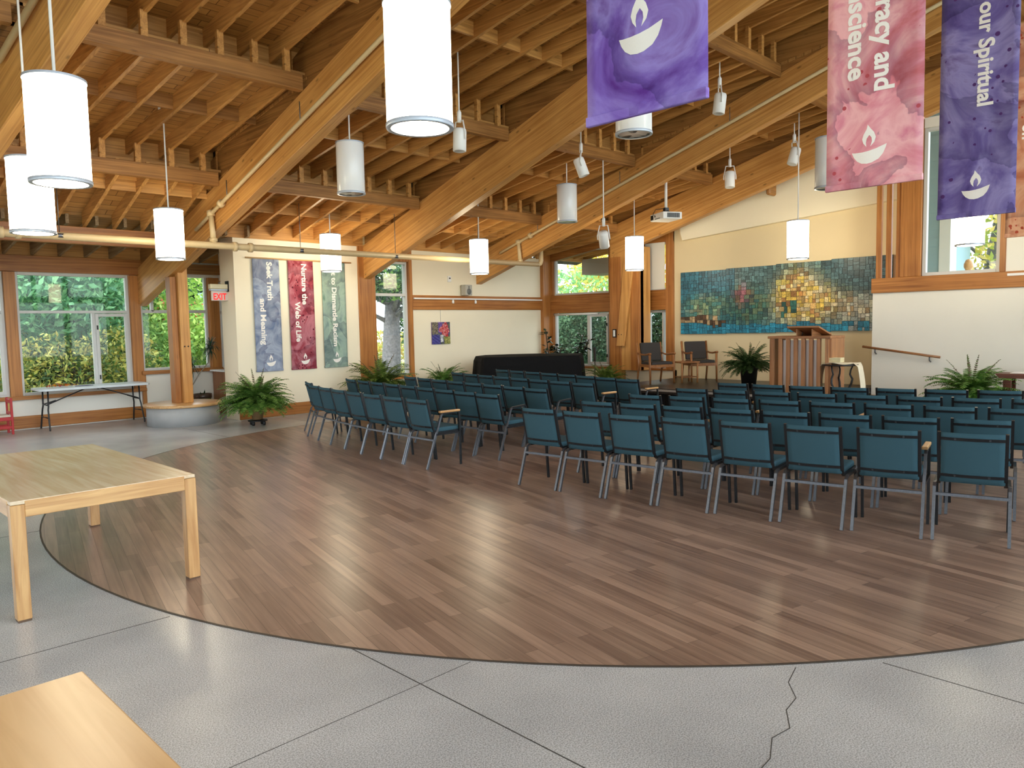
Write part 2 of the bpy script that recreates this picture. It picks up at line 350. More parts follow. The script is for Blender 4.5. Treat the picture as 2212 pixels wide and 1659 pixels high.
for nm, lb, p0, p1 in BEAMS:
    p0, p1 = Vector(p0), Vector(p1); d = p1-p0; hl = math.hypot(d.x, d.y); ang = math.atan2(d.y, d.x); L_ = hl
    M = Matrix.Translation(p0) @ Matrix.Rotation(ang, 4, 'Z') @ Matrix.Rotation(-math.atan2(d.z, hl), 4, 'Y')
    q = Vector((math.sin(ang), -math.cos(ang), 0))*BW      # towards -X from the right face
    if q.x > 0: q = -q
    vs = []
    for e_ in (p0, p1): vs += [e_+q, e_, e_+Vector((0, 0, BD)), e_+q+Vector((0, 0, BD))]
    Mi = M.inverted()
    mb = MB().add([Mi @ v for v in vs], [(0, 1, 2, 3), (7, 6, 5, 4), (0, 4, 5, 1), (1, 5, 6, 2), (2, 6, 7, 3), (3, 7, 4, 0)])
    o = mb.build(nm, M_FIRB(0), bevel=.008); o.matrix_world = M
    tag(o, lb, 'beam', 'large glulam roof beams', 'structure')
def zl(a, y0, s): return lambda y: a+s*(y0-y)
BAYS = [
    (lambda y: -5.2, lambda y: b1x(y)-BW, [13.35, 11.9, 9.25, 6.5, 3.6, .7, -2.2], zl(4.86, 9.25, .33), 'left of the far left beam'),
    (b1x, lambda y: 5.47, [13.35, 11.9, 9.25, 6.5, 3.6, .7, -2.2], zl(4.86, 9.25, .33), 'between the far left beam and the pillar beam'),
    (lambda y: 5.65, lambda y: 9.31, [13.57, 11.65, 9.2, 6.3, 3.4, .5, -2.4], zl(4.82, 9.13, .345), 'between the pillar beam and the tree window beam'),
    (lambda y: 9.49, lambda y: 12.58, [13.57, 11.45, 8.93, 5.95, 3.1, .2, -2.7], zl(4.76, 8.92, .339), 'between the tree window beam and the wall speaker beam'),
    (lambda y: 12.76, lambda y: 14.55, [13.57, 10.84, 8.36, 5.6, 2.8, 0, -2.8], zl(4.57, 8.32, .306), 'between the wall speaker beam and the stage beam'),
    (lambda y: 14.73, lambda y: 16.9, [13.57, 10.84, 8.36, 5.6, 2.8, 0, -2.8], zl(4.57, 8.32, .306), 'right of the stage beam, over the stage wall')]
JS, JD = .165, .22
NTH = ['first', 'second', 'third', 'fourth', 'fifth', 'sixth']
ceiling = struct(MB().box(-5.3, -5.2, -4.3, -4.2, 9.5, 9.6).build('ceiling', M_DECK))     # a corner block; the decks are its parts
joist_n = 0; rest = MB(); deckm = []
for bi, (xl, xr, ys, zP, where) in enumerate(BAYS):
    for k in range(len(ys)):
        y0 = ys[k]; y1 = ys[k+1] if k+1 < len(ys) else -4.3
        tier0 = k == 0; zend = zP(y1)+.015
        zb = (3.47 if bi > 1 else 3.39) if tier0 else zend-JS*(y0-y1)
        js = (zend-zb)/(y0-y1)
        yo = (y0+.9 if bi > 1 else y0+.10) if tier0 else y0+.42
        zo = zb-js*(yo-y0)
        a, b = xl(y0), xr(y0); a1, b1_ = xl(y1), xr(y1)
        e = .12
        mb = MB().hexa([(a-e, yo, zo+JD), (b+e, yo, zo+JD), (b1_+e, y1+.02, zend+JD-js*.02), (a1-e, y1+.02, zend+JD-js*.02),
                        (a-e, yo, zo+JD+.05), (b+e, yo, zo+JD+.05), (b1_+e, y1+.02, zend+JD+.03), (a1-e, y1+.02, zend+JD+.03)])
        mb.build('deck', M_DECK, ceiling)
        # closing board between this deck and the deck below
        if not tier0:
            yp = ys[k-1]; zbp = (3.47 if bi > 1 else 3.39) if k == 1 else zP(y0)+.015-JS*(yp-y0)
            jsp = (zP(y0)+.015-zbp)/(yp-y0)
            MB().box(a-e, b+e, yo-.04, yo, zP(y0)+JD-jsp*.5, zo+JD+.03).build('riser', M_FIR(0), ceiling)
        # joists and mid blocking
        nj = max(2, round((xr(y0)-xl(y0))/.46)); yl = y0+(.03 if tier0 else .40); zl_ = zb-js*(yl-y0)
        for j in range(nj):
            t = (j+.5)/nj; xa = xl(y0)+(xr(y0)-xl(y0))*t; xb = xl(y1)+(xr(y1)-xl(y1))*t
            vs = [(xa-.026, yl, zl_), (xa+.026, yl, zl_), (xb+.026, y1, zend), (xb-.026, y1, zend)]
            vs = vs+[(v[0], v[1], v[2]+JD) for v in vs]
            blk = (xa-.04, xa+.04, y0-.052, y0+.01, zP(y0)+.205, zb+.03)
            if k <= 2 and bi in (1, 2, 3, 4) and joist_n < 98:
                mb = MB().hexa([(v[0]-xa, v[1]-y0, v[2]-zb) for v in vs])
                if not tier0: mb.box(blk[0]-xa, blk[1]-xa, -.052, .01, blk[4]-zb, .03)
                o = mb.build('joist', M_FIR(1), ceiling); o.location = (xa, y0, zb); joist_n += 1
            else:
                rest.hexa(vs)
                if not tier0: rest.box(*blk)
        ym = (y0+y1)/2 if k else y0-1.0
        zm = zb+js*(y0-ym)
        if bi < 5:
            MB().box(xl(ym), xr(ym), ym-.02, ym+.02, zm+.03, zm+JD).build('blocking', M_DARKWOOD(0) if (bi == 1 and k == 1) else M_FIR(0), ceiling)
        if k == 0 and bi > 1:
            MB().box(xl(y0), xr(y0), y0-.03, y0+.04, 3.41, zb+JD+.05).build('blocking', M_FIR(0), ceiling)
        # crossbeam at y0
        if (k >= 1 or bi < 2) and bi < 5:
            z0 = zP(y0) if k else 3.10
            h = .21 if k else .27
            xm, hw = (xl(y0)+xr(y0))/2, (xr(y0)-xl(y0))/2-.005
            o = lbox('crossbeam', (xm, y0, z0+h/2), (hw, .055, h/2), M_DARKWOOD(0) if k else M_CED(0), None, .005)
            pos = 'at the foot of the slope' if k == 0 else NTH[k-1]+' up the slope'
            tag(o, 'timber crossbeam %s, %s' % (where.replace('between the', 'from the').replace(' and the ', ' to the '), pos), 'beam', 'crossbeams between the roof beams', 'structure')
for (nm, lb, p0, p1) in BEAMS[1:]:
    a, b = Vector(p0), Vector(p1); xm = a.x-BW/2
    MB().prism([(a.y, a.z+BD-.05), (b.y, b.z+BD-.05), (b.y, b.z+BD+1.2), (a.y, a.z+BD+(.35 if a.y > 13 else .9))], xm-.02, xm+.02, 'yz').build('infill_board', M_DARKWOOD(1), ceiling)
rest_o = rest.build('joist', M_FIR(1), ceiling); rest_o['kind'] = 'stuff'
struct(MB().hexa([(-5.6, 14.4, 4.02), (17.2, 14.4, 4.02), (17.2, -4.5, 10.9), (-5.6, -4.5, 10.9), (-5.6, 14.4, 4.12), (17.2, 14.4, 4.12), (17.2, -4.5, 11.0), (-5.6, -4.5, 11.0)]).hexa([(-5.6, 16.4, 3.36), (7.4, 16.4, 3.36), (7.4, 14.3, 3.70), (-5.6, 14.3, 3.70), (-5.6, 16.4, 3.4), (7.4, 16.4, 3.4), (7.4, 14.3, 4.1), (-5.6, 14.3, 4.1)]).build('sky_block_slab', plain('sky_block_grey', lin(60, 58, 56), .9)))  # unseen slabs added over the decks to block sky leaking through gaps
# outer roof over the left windows
MB().hexa([(-5.2, 16.4, 2.98+JD), (7.4, 16.4, 2.98+JD), (7.4, 13.3, 3.49+JD-.02), (-5.2, 13.3, 3.49+JD-.02), (-5.2, 16.4, 3.03+JD), (7.4, 16.4, 3.03+JD), (7.4, 13.3, 3.54+JD), (-5.2, 13.3, 3.54+JD)]).build('deck', M_DECK, ceiling)
mb = MB()
for j in range(28):
    x = -4.9+.43*j
    if abs(x-5.56) < .14: continue
    vs = [(x-.024, 15.75, 3.08), (x+.024, 15.75, 3.08), (x+.024, 13.42, 3.43), (x-.024, 13.42, 3.43)]
    mb.hexa(vs+[(a, b, c+.2) for a, b, c in vs])
o = mb.build('joist', M_GREYWOOD(1), ceiling); o['kind'] = 'stuff'
MB().box(-5.2, 7.3, 15.60, 15.64, 3.10, 3.32).build('blocking', M_FIR(0), ceiling)

# ------------------------------------------------------------------ walls
def wpart(name, segs, mat):
    mb = MB()
    for s in segs: mb.box(*s)
    return struct(mb.build(name, mat))
YW, YA, XB, XR = 15.66, 13.57, 15.2, 14.6
def window(name, plane, pos, u0, u1, z0, z1, bars=(), fr=.05, dep=.09, mat=M_ALU, gl=M_GLASS, sash=None):
    """window in a wall: plane 'y' (u = x) or 'x' (u = y); frame, mullions, pane"""
    root = bpy.data.objects.new(name, None); C.objects.link(root); root['kind'] = 'structure'
    def B(nm, ua, ub, za, zb, d0, d1, m, bev=0):
        if plane == 'y': MB().box(ua, ub, pos+d0, pos+d1, za, zb).build(nm, m, root, bev)
        else: MB().box(pos+d0, pos+d1, ua, ub, za, zb).build(nm, m, root, bev)
    mb = MB()
    def A(ua, ub, za, zb, d0=0, d1=dep):
        if plane == 'y': mb.box(ua, ub, pos+d0, pos+d1, za, zb)
        else: mb.box(pos+d0, pos+d1, ua, ub, za, zb)
    A(u0, u0+fr, z0, z1); A(u1-fr, u1, z0, z1); A(u0+fr, u1-fr, z0, z0+fr); A(u0+fr, u1-fr, z1-fr, z1)
    for b in bars: A(*b)
    mb.build('frame', mat, root, .004)
    B('pane', u0+fr*.5, u1-fr*.5, z0+fr*.5, z1-fr*.5, dep*.55, dep*.55+.006, gl)
    if sash:
        mb = MB(); u, v, za, zb = sash; w = .055
        for q in ((u, u+w, za, zb), (v-w, v, za, zb), (u+w, v-w, za, za+w), (u+w, v-w, zb-w, zb)):
            A(*q, -.02, .045)
        mb.build('sash', mat, root, .004)
        mb = MB(); A(u+.015, u+.035, za+.18, za+.26, -.045, -.02); A(u+.015, u+.035, zb-.3, zb-.22, -.045, -.02)
        mb.build('sash_handle', M_BLKP, root)
    return root
# window wall, left
xs = [(-4.6, -2.85), (-2.6, -.75), (-.55, 1.15), (1.35, 3.24), (3.42, 5.31)]
wpart('wall_back', [(-5.3, 5.5, YW, YW+.2, 0, .56), (5.5, 7.3, YW, YW+.2, 0, .9), (-5.3, 7.3, YW, YW+.2, 2.8, 3.6)], M_WALLW)
mb = MB()
edges = [-5.3]+[v for p in xs for v in p]+[5.5]
for a, b in zip(edges[::2], edges[1::2]): mb.box(a, b, YW-.05, YW+.2, .56, 2.8)
mb.box(6.85, 7.3, YW-.03, YW+.2, .9, 2.8); mb.box(6.86, 6.96, YW-.07, YW+.2, .9, 2.8)
struct(mb.build('trim_1', M_CED(2), None, .004))
struct(MB().box(-5.3, 5.62, YW-.10, YW+.05, 2.805, 3.095).build('trim_2', M_CED(0), None, .006))
struct(MB().box(5.80, 7.15, YW-.10, YW+.05, 2.86, 3.06).build('trim_3', M_DARKWOOD(0), None, .006))
struct(MB().box(-5.3, 5.52, YW-.09, YW, .535, .60).build('trim_4', M_CED(0), None, .004))
struct(MB().box(5.45, 7.3, YW-.09, YW, .86, .93).build('trim_5', M_CED(0), None, .004))
struct(MB().box(5.45, 5.53, YW-.04, YW, .24, .90).build('trim_6', M_CED(2), None, .004))
struct(MB().box(-5.3, 7.3, YW-.04, YW, 0.02, .24).build('baseboard_back', M_CED(0), None, .004))
for i, (a, b) in enumerate(xs):
    mu = a+(b-a)*.645
    window('window_%d' % (i+1), 'y', YW+.02, a, b, .60, 2.80, bars=[(a+.05, b-.05, 2.07, 2.12), (mu, mu+.05, .62, 2.07)], sash=(mu+.05, b-.045, .64, 2.06))
window('window_6', 'y', YW+.02, 5.50, 6.86, .93, 2.86, bars=[(5.55, 6.81, 2.07, 2.13), (5.72, 5.77, 2.1, 2.84)])
# alcove beside the exit
wpart('wall_alcove', [(7.10, 7.3, 14.1, 14.35, 0, 3.6), (7.10, 7.3, 14.35, YW, 2.75, 3.6), (7.10, 7.3, 15.25, YW, 0, .9)], M_WALLW)
d = bpy.data.objects.new('door_1', None); C.objects.link(d); struct(d)
MB().box(7.06, 7.12, 14.42, 15.18, .02, 2.04).build('panel', M_TEAK(2), d, .005)
mb = MB(); mb.box(7.03, 7.14, 14.35, 14.42, 0, 2.75); mb.box(7.03, 7.14, 15.18, 15.25, 0, 2.75); mb.box(7.04, 7.14, 14.42, 15.18, 2.06, 2.12)
mb.build('frame', M_ALU, d, .004)
MB().box(7.08, 7.09, 14.42, 15.18, 2.12, 2.75).build('pane', M_GLASSD, d)
MB().tube([(7.05, 15.08, 1.0), (7.0, 15.08, 1.0), (7.0, 15.0, 1.0)], .012).build('door_handle', M_STEEL, d)
window('window_7', 'x', 7.08, 15.27, 15.62, .9, 2.72, bars=[(15.30, 15.60, 2.05, 2.11)], gl=M_GLASSD)
# banner wall, column, narrow window, cream wall
wpart('wall_banner', [(6.46, 9.17, YA, 14.15, 0, 3.43)], M_WALL)
struct(MB().box(6.44, 9.17, YA-.025, YA, 0.01, .24).build('baseboard_banner', M_CED(0), None, .004))
o = lbox('trim_7', (9.385, 13.66, 1.7), (.215, .12, 1.72), M_CED(2), None, .006); struct(o)
wpart('wall_far', [(10.60, 15.4, YA, YA+.2, 0, 3.43), (9.6, 10.6, YA, YA+.2, 0, .60), (9.6, 10.6, YA+.06, YA+.2, 3.16, 3.43)], M_WALL)
mb = MB(); mb.box(10.50, 10.60, YA-.03, YA+.2, .55, 3.43); mb.box(9.6, 10.5, YA-.02, YA+.2, 3.14, 3.43); mb.box(9.58, 10.60, YA-.05, YA+.2, .55, .62)
struct(mb.build('trim_8', M_CED(2), None, .004))
window('window_8', 'y', YA+.04, 9.60, 10.50, .62, 3.14, bars=[(9.65, 10.45, 2.38, 2.44)], dep=.12)
rail = struct(MB().box(10.60, 14.88, YA-.035, YA, 2.08, 2.41).build('trim_9', M_CED(0), None, .004))
struct(MB().box(10.60, 14.88, YA-.015, YA, 0.01, .24).build('baseboard_far', M_CED(0), None, .004))
o = lbox('trim_10', (15.04, YA-.05, 1.8), (.16, .06, 1.8), M_CED(2), None, .006); struct(o)
t = thing('picture_rail', 'thin white lighting rail with two tiny spots on the wood trim above the flower painting', 'rail', (12.74, YA-.055, 2.335))
MB().box(-2.13, 2.13, -.02, .02, -.016, .016).build('track', M_WHITE, t, .003)
for x in (-.97, -.25):
    MB().lathe([(.014, -.02), (.028, -.05), (.028, -.10), (.018, -.105)], 12).build('spot', M_WHITE, t).location = (x, 0, 0)
# bay window wall
wpart('wall_bay', [(XB, XB+.2, 9.6, YA, 0, .57), (XB+.02, XB+.18, 10.45, 11.5, .57, 3.9)], M_WALL)
mb = MB()
mb.box(XB-.05, XB+.15, 9.70, 13.47, 1.98, 2.45); 
struct(mb.build('trim_11', M_CED(1), None, .006))
mb = MB(); mb.box(XB-.03, XB+.15, 11.42, 11.54, .57, 3.9); mb.box(XB-.065, XB+.15, 9.66, 9.86, .57, 3.9); mb.box(XB-.03, XB+.15, 10.40, 10.52, .57, 3.9)
mb.box(XB-.03, XB+.15, 13.38, 13.50, .57, 3.5)
struct(mb.build('trim_12', M_CED(2), None, .004))
mb = MB(); mb.prism([(13.5, 3.33), (11.5, 3.62), (11.5, 4.2), (13.5, 3.62)], XB-.04, XB+.14, 'yz'); mb.prism([(10.45, 3.55), (9.66, 3.55), (9.66, 4.9), (10.45, 4.6)], XB-.04, XB+.14, 'yz'); mb.box(XB-.05, XB+.1, 9.66, 13.5, .55, .60)
struct(mb.build('trim_13', M_CED(1), None, .004))
window('window_9', 'x', XB+.03, 11.54, 13.38, 2.45, 3.60, dep=.1)
window('window_10', 'x', XB+.03, 11.54, 13.38, .60, 1.97, bars=[(12.22, 12.28, .65, 1.92)], sash=(11.60, 12.22, .66, 1.92), dep=.1)
window('window_11', 'x', XB+.03, 9.86, 10.42, .60, 1.97, dep=.1, bars=[(9.98, 10.02, .6, 1.95)])
window('window_12', 'x', XB+.03, 9.86, 10.42, 2.45, 3.56, dep=.1)
o = MB().box(XB-.035, XB-.025, 9.9, 10.44, 2.47, 3.55).build('roller_blind', M_WALLW)
tag(o, 'white roller blind covering the small upper window beside the stage pier', 'blind')
for a, b, l in ((11.9, 13.34, 'rolled-up white blind above the lower bay window behind the piano'),):
    tag(MB().tube([(XB-.01, a, 1.945), (XB-.01, b, 1.945)], .03, 10).build('rolled_blind', M_WHITE), l, 'blind')
# mural wall with sloping ledge
wpart('wall_stage', [(XB, XB+.2, 4.62, 9.68, 0, 9)], M_WALLT)
mb = MB(); mb.prism([(9.42, 3.70), (9.37, 3.53), (4.64, 3.875), (4.64, 5.4), (9.42, 4.9)], XB-.13, XB, 'yz')
struct(mb.build('trim_14', M_WALL))
# right wall
wpart('wall_right', [(XR, XB, -4.2, 5.06, 0, 2.14), (XR+.01, XR+.15, 3.0, 4.25, 4.95, 5.12)], M_WALLW)
struct(MB().prism([(2.99, 2.37), (2.99, 5.42), (-4.2, 7.44), (-4.2, 2.37)], XR, XR+.15, 'yz').build('wall_right_upper', M_WALLW))
struct(MB().box(XR-.03, XB, -4.2, 5.08, 2.14, 2.405).build('trim_15', M_CED(1), None, .006))
struct(MB().box(XR-.025, XR, -4.2, 5.06, 0.01, .27).build('baseboard_right', M_TEAK(1), None, .004))
mb = MB(); mb.box(XR-.02, XR+.2, 4.26, 4.60, 2.405, 6.2); struct(mb.build('trim_16', M_CED(2), None, .006))
mb = MB(); mb.box(XR-.02, XR+.2, 2.98, 3.07, 2.405, 5.2); struct(mb.build('trim_17', M_CED(2), None, .006))
window('window_13', 'x', XR+.03, 3.07, 4.25, 2.405, 4.95, dep=.1, fr=.06)
for y, l in ((4.98, 'left'), (4.81, 'middle'), (4.64, 'right')):
    o = lbox('screen_slat', (XR+.06, y, 4.3), (.035, .045, 1.9), M_CED(2), None, .004)
    tag(o, '%s of three upright wood slats standing on the beam beside the tall window' % l, 'slat', None, 'structure')
# unseen sides
wpart('wall_left', [(-5.4, -5.2, -4.4, 15.9, 0, .8), (-5.4, -5.2, -4.4, 15.9, 3.1, 9.8)]+[(-5.4, -5.2, y, y+.5, .8, 3.1) for y in (-4.4, -1, 2.5, 6, 9.5, 12.8, 15.3)], M_WALLW)
wpart('wall_front', [(-5.4, 15.4, -4.4, -4.2, 0, .25), (-5.4, 15.4, -4.4, -4.2, 9.2, 10.6)]+[(x, x+.2, -4.4, -4.2, .25, 9.2) for x in (-5.4, -2.5, .5, 3.5, 6.5, 9.5, 12.4, 15.2)]+[(-5.4, 15.4, -4.4, -4.2, 3.0, 3.25)], M_WALLW)
mb = MB(); mb.box(-5.31, -5.30, -4.2, 15.6, .8, 3.1); struct(mb.build('window_14', M_GLASS))
mb = MB(); mb.box(-5.2, 15.2, -4.31, -4.30, .25, 9.2); struct(mb.build('window_15', M_GLASS))

# ------------------------------------------------------------------ pillar and pier
t = thing('pillar', 'square fir pillar standing on a round concrete base near the left windows', 'pillar', (5.60, 14.06, 0))
MB().lathe([(.62, 0), (.62, .335), (.60, .34)], 48).build('concrete_base', plain('base_concrete', lin(168, 170, 172), .6, noise=.15, nscale=6), t)
MB().lathe([(.665, .34), (.67, .345), (.67, .385), (.66, .39)], 48).build('wood_cap', M_OAK(0), t)
MB().box(-.155, -.045, -.085, .13, .39, 2.68).build('side_post', M_CED(2), t, .006)
MB().box(-.04, .135, -.16, .10, .39, 2.86).build('main_post', M_FIRB(2), t, .008)
mb = MB()
for x in (.02, .08): mb.lathe([(.013, 0), (.013, .012)], 10)
o = MB().tube([(.02, -.158, 1.42), (.02, -.166, 1.42)], .014, 10).tube([(.085, -.158, 1.42), (.085, -.166, 1.42)], .014, 10).build('bolt', M_BLKM, t)
t = thing('pier', 'wide fir pier under the stage beam with a slanted brace board', 'pillar', (14.55, 10.6, 0))
MB().box(0, .40, -.45, .42, .58, 3.44).build('panel', M_FIRB(2), t, .006)
MB().box(-.02, .16, .10, .42, 0, 3.24).build('post', M_CED(2), t, .006)
MB().box(-.03, .12, -.45, -.18, .58, 3.55).build('side_board', M_CED(2), t, .006)
MB().hexa([(-.10, -.02, 1.15), (-.10, .18, 1.15), (-.03, .18, 1.15), (-.03, -.02, 1.15), (-.10, -.31, 3.05), (-.10, -.06, 3.2), (-.03, -.06, 3.2), (-.03, -.31, 3.05)]).build('brace', M_FIRB(2), t, .006)
MB().tube([(-.10, .03, 1.42), (-.106, .03, 1.42)], .012, 8).tube([(-.10, .11, 1.42), (-.106, .11, 1.42)], .012, 8).build('bolt', M_BLKM, t)
o = thing('light_switch', 'dark-framed pale switch plate on the wood pier beside the stage', 'switch', (14.52, 10.88, 1.45))
MB().box(-.012, 0, -.055, .055, -.10, .10).build('surround', M_BLKP, o, .003); MB().box(-.018, -.011, -.03, .03, -.075, .075).build('plate', M_WHITE, o, .002)
tag(lbox('beam_stub', (XB-.20, 7.2, 4.40), (.2, .05, .17), M_DARKWOOD(0), None, .03), 'short rounded beam end poking out of the tan wall above the mural', 'beam', None, 'structure')

# ------------------------------------------------------------------ sprinkler pipes
YP = 12.0
t = thing('sprinkler_main', 'cream sprinkler pipe running level below the roof beams along the banner wall', 'pipe', (0, YP, 3.06))
MB().tube([(-5, 0, -.02), (5.6, 0, .0), (13.1, 0, .03)], .055, 14).build('pipe', M_PIPE, t)
for x in (2.5, 2.7, 5.75, 6.02): MB().tube([(x-.03, 0, 0), (x+.03, 0, 0)], .078, 14).build('coupling', M_PIPE, t)
MB().tube([(13.1, 0, .03), (13.17, 0, .05), (13.2, 0, .12), (13.2, 0, .42)], .055, 12).build('elbow', M_PIPE, t)
for x in (.5, 3.2, 6.95, 9.0, 11.2): MB().tube([(x, 0, .05), (x, 0, .82)], .006, 6).lathe([(.062, -.03), (.062, .03)], 14, (x, 0)).build('hanger', M_STEEL, t)
for x, yb, lab, z0 in ((5.40, 12.0, 'cream branch pipe climbing along the side of the pillar beam', 3.0), (12.50, 12.0, 'cream branch pipe climbing along the side of the wall speaker beam', 3.0)):
    t = thing('sprinkler_branch', lab, 'pipe', (x, yb, 3.06), 0, 'sprinkler branch pipes')
    MB().tube([(0, 0, .04), (0, .05, .50)], .042, 12).build('riser', M_PIPE, t)
    MB().tube([(0, .65, .31), (0, .05, .50), (0, -15, .5+15*.31)], .03, 10).build('pipe', M_PIPE, t)
    mb = MB()
    for a, b in (((0, .04, .47), (0, .06, .55)), ((0, -.30, .61), (0, -.36, .63)), ((0, .0, .06), (0, .005, .11))): mb.tube([a, b], .062, 12)
    mb.build('coupling', M_PIPE, t)
    for s in (.55, 2.8, 5.2): MB().tube([(0, -s, .5+s*.31), (0, -s, .78+s*.31)], .007, 6).build('hanger', M_STEEL, t)
t = thing('sprinkler_branch', 'cream branch pipe high in the top left corner on the far left beam', 'pipe', (b1x(9.5)-BW-.06, 9.5, 4.55), math.atan(.0956), 'sprinkler branch pipes')
MB().tube([(0, 0, 0), (0, -12, 3.72)], .035, 10).build('pipe', M_PIPE, t)
MB().tube([(-.06, -3, .95), (-.06, -3, 1.35)], .007, 6).build('hanger', M_STEEL, t)

# ------------------------------------------------------------------ pendant lamps
def make_lamp(lit, top):
    R_, H_ = .19, .70
    t = thing('pendant_lamp', 'lamp', 'lamp')
    MB().lathe([(R_-.004, .015), (R_, .02), (R_, H_-.02), (R_-.004, H_-.015)], 40, cap=False).build('shade', M_SHADE if lit else M_SHADEOFF, t)
    MB().lathe([(R_-.022, -.004), (R_+.004, -.006), (R_+.006, 0), (R_+.006, .02), (R_-.022, .02)], 40, cap=False).build('bottom_rim', M_RIM, t)
    MB().lathe([(0, .004), (R_-.02, .004)], 40).build('diffuser', M_SHADE if lit else M_SHADEOFF, t)
    MB().lathe([(R_+.005, H_-.018), (R_+.006, H_), (0, H_+.006)], 40, cap=False).build('top_rim', M_RIM, t)
    return t
def roof_z(x, y):
    for xl, xr, ys, zP, _ in BAYS:
        if xl(y) <= x <= xr(y):
            k = max([i for i in range(len(ys)) if ys[i] >= y] or [0])
            y1 = ys[k+1] if k+1 < len(ys) else -4.3; ze = zP(y1)+.015
            zb = 3.47 if k == 0 else ze-JS*(ys[k]-y1)
            return zb+(ze-zb)*(ys[k]-y)/(ys[k]-y1)+JD
    return 6
lit0 = make_lamp(True, 4); off0 = make_lamp(False, 4)
LAMPS = [(2.83, 3.50, 2.83, 1, 'large lit white cylinder lamp nearest the camera, cut by the top edge'),
 (1.61, 5.92, 2.72, 1, 'lit white cylinder lamp over the wooden table, larger of two at upper left'),
 (2.01, 8.36, 2.65, 1, 'lit white cylinder lamp at far left, partly hidden behind the larger one'),
 (4.32, 11.0, 2.71, 1, 'lit white cylinder lamp hanging in front of the pillar beam and cream pipe'),
 (7.9, 12.55, 2.77, 1, 'lit white cylinder lamp in front of the three wall banners'),
 (10.68, 11.42, 2.75, 1, 'lit white cylinder lamp hanging in front of the cream far wall with the painting'),
 (13.25, 9.39, 2.79, 1, 'lit white cylinder lamp hanging before the pier with the leaning brace'),
 (13.75, 6.10, 2.80, 1, 'lit white cylinder lamp hanging in front of the stage mural'),
 (12.93, 3.11, 2.74, 1, 'lit white cylinder lamp under the dark purple banner, before the tall window'),
 (7.95, .62, 2.80, 1, 'lit white cylinder lamp cut off at the right edge of the photo'),
 (6.07, 9.06, 3.55, 0, 'unlit white cylinder lamp left of the thin spotlight, under the second roof bay'),
 (6.72, 4.76, 3.66, 0, 'unlit white cylinder lamp half hidden behind the violet banner'),
 (11.18, 9.47, 3.63, 0, 'unlit white cylinder lamp in front of the wall speaker beam'),
 (10.92, 4.40, 3.53, 0, 'unlit white cylinder lamp partly hidden behind the pink banner')]
used = set()
for x, y, z, lit, lab in LAMPS:
    src = lit0 if lit else off0
    o = src if src not in used else copy_tree(src)
    used.add(src); o.location = (x, y, z); o['label'] = lab; o['group'] = 'lit cylinder pendant lamps' if lit else 'unlit cylinder pendant lamps'
    ch = roof_z(x, y)-z
    for c in list(o.children):
        if c.name.startswith('stem') or c.name.startswith('canopy'): bpy.data.objects.remove(c)
    MB().tube([(0, 0, .70), (0, 0, ch)], .011, 8).build('stem', M_WHITE, o)
    MB().lathe([(.06, ch-.03), (.065, ch), (0, ch+.001)], 16).build('canopy', M_WHITE, o)

# ------------------------------------------------------------------ spotlights
def spot(p, lab, tilt, az):
    p = Vector(p); k = 1.55
    t = thing('spotlight', lab, 'spotlight', p, 0, 'white ceiling spotlights')
    M = Matrix.Rotation(az, 4, 'Z') @ Matrix.Rotation(tilt, 4, 'Y') @ Matrix.Scale(k, 4)
    mb = MB().lathe([(.0, .105), (.055, .10), (.062, .08), (.062, -.10), (.052, -.105), (.05, -.06), (0, -.055)], 20)
    mb.v = [tuple(M @ Vector(v)) for v in mb.v]; mb.build('can', M_WHITE, t)
    MB().tube([tuple(M @ Vector((0, -.075, .0))), tuple(M @ Vector((0, -.075, .05))), (-.05*k*math.sin(az)*-1, -.05*k*math.cos(az), .17*k), (-.05*k*math.sin(az), .05*k*math.cos(az), .17*k), tuple(M @ Vector((0, .075, .05))), tuple(M @ Vector((0, .075, .0)))], .011, 6).build('yoke', M_WHITE, t)
    MB().lathe([(.03, .16*k), (.032, .25*k), (.016, .27*k)], 10).build('holder', M_WHITE, t)
    MB().tube([(0, 0, .25*k), (0, 0, max(.55, roof_z(p.x, p.y)-.02-p.z))], .011, 8).build('stem', M_WHITE, t)
spot((7.38, 8.24, 4.34), 'white ceiling spotlight hanging straight right of the nearest big lit lamp', .05, 0)
spot((10.33, 8.42, 4.38), 'white ceiling spotlight tilted right below the violet banner', -.35, -.8)
spot((11.2, 6.27, 5.15), 'white ceiling spotlight between the violet and pink banners', .12, -.8)
spot((13.98, 7.6, 4.49), 'white ceiling spotlight above the projector, just right of it', .1, .6)
spot((14.14, 6.36, 4.76), 'white ceiling spotlight left of the unlit lamp beside the pink banner', .3, -.6)
spot((11.62, 8.94, 3.28), 'white ceiling spotlight tilted beside the pier top, next to the bay window', -.6, .5)

# ------------------------------------------------------------------ projector
t = thing('projector', 'white ceiling projector hanging on a pole below the roof beam near the stage', 'projector', (13.2, 8.58, 3.80), math.radians(-28))
MB().box(-.21, .21, -.27, .27, -.07, .07).build('body', plain('projector_white', lin(222, 222, 222), .4), t, .015, 2)
mb = MB()
for i in range(9): mb.box(-.216, -.21, .14+.012*i, .148+.012*i, -.045, .045)
for i in range(14): mb.box(-.12+.02*i, -.108+.02*i, -.276, -.27, -.045, .045)
mb.build('vent', M_BLKP, t)
mb = MB()
for i in range(7): mb.box(-.214, -.21, -.13+.03*i, -.112+.03*i, -.05, -.035)
mb.box(-.214, -.21, .05, .09, -.005, .03)
mb.build('port', M_BLKP, t)
mb = MB().box(-.06, .06, -.09, .09, .07, .10).box(-.04, .04, -.05, .05, .10, .18)
for a in (-.14, .14): mb.tube([(0, 0, .13), (0, a, .09)], .01, 6); mb.tube([(0, 0, .13), (a*.8, 0, .09)], .01, 6)
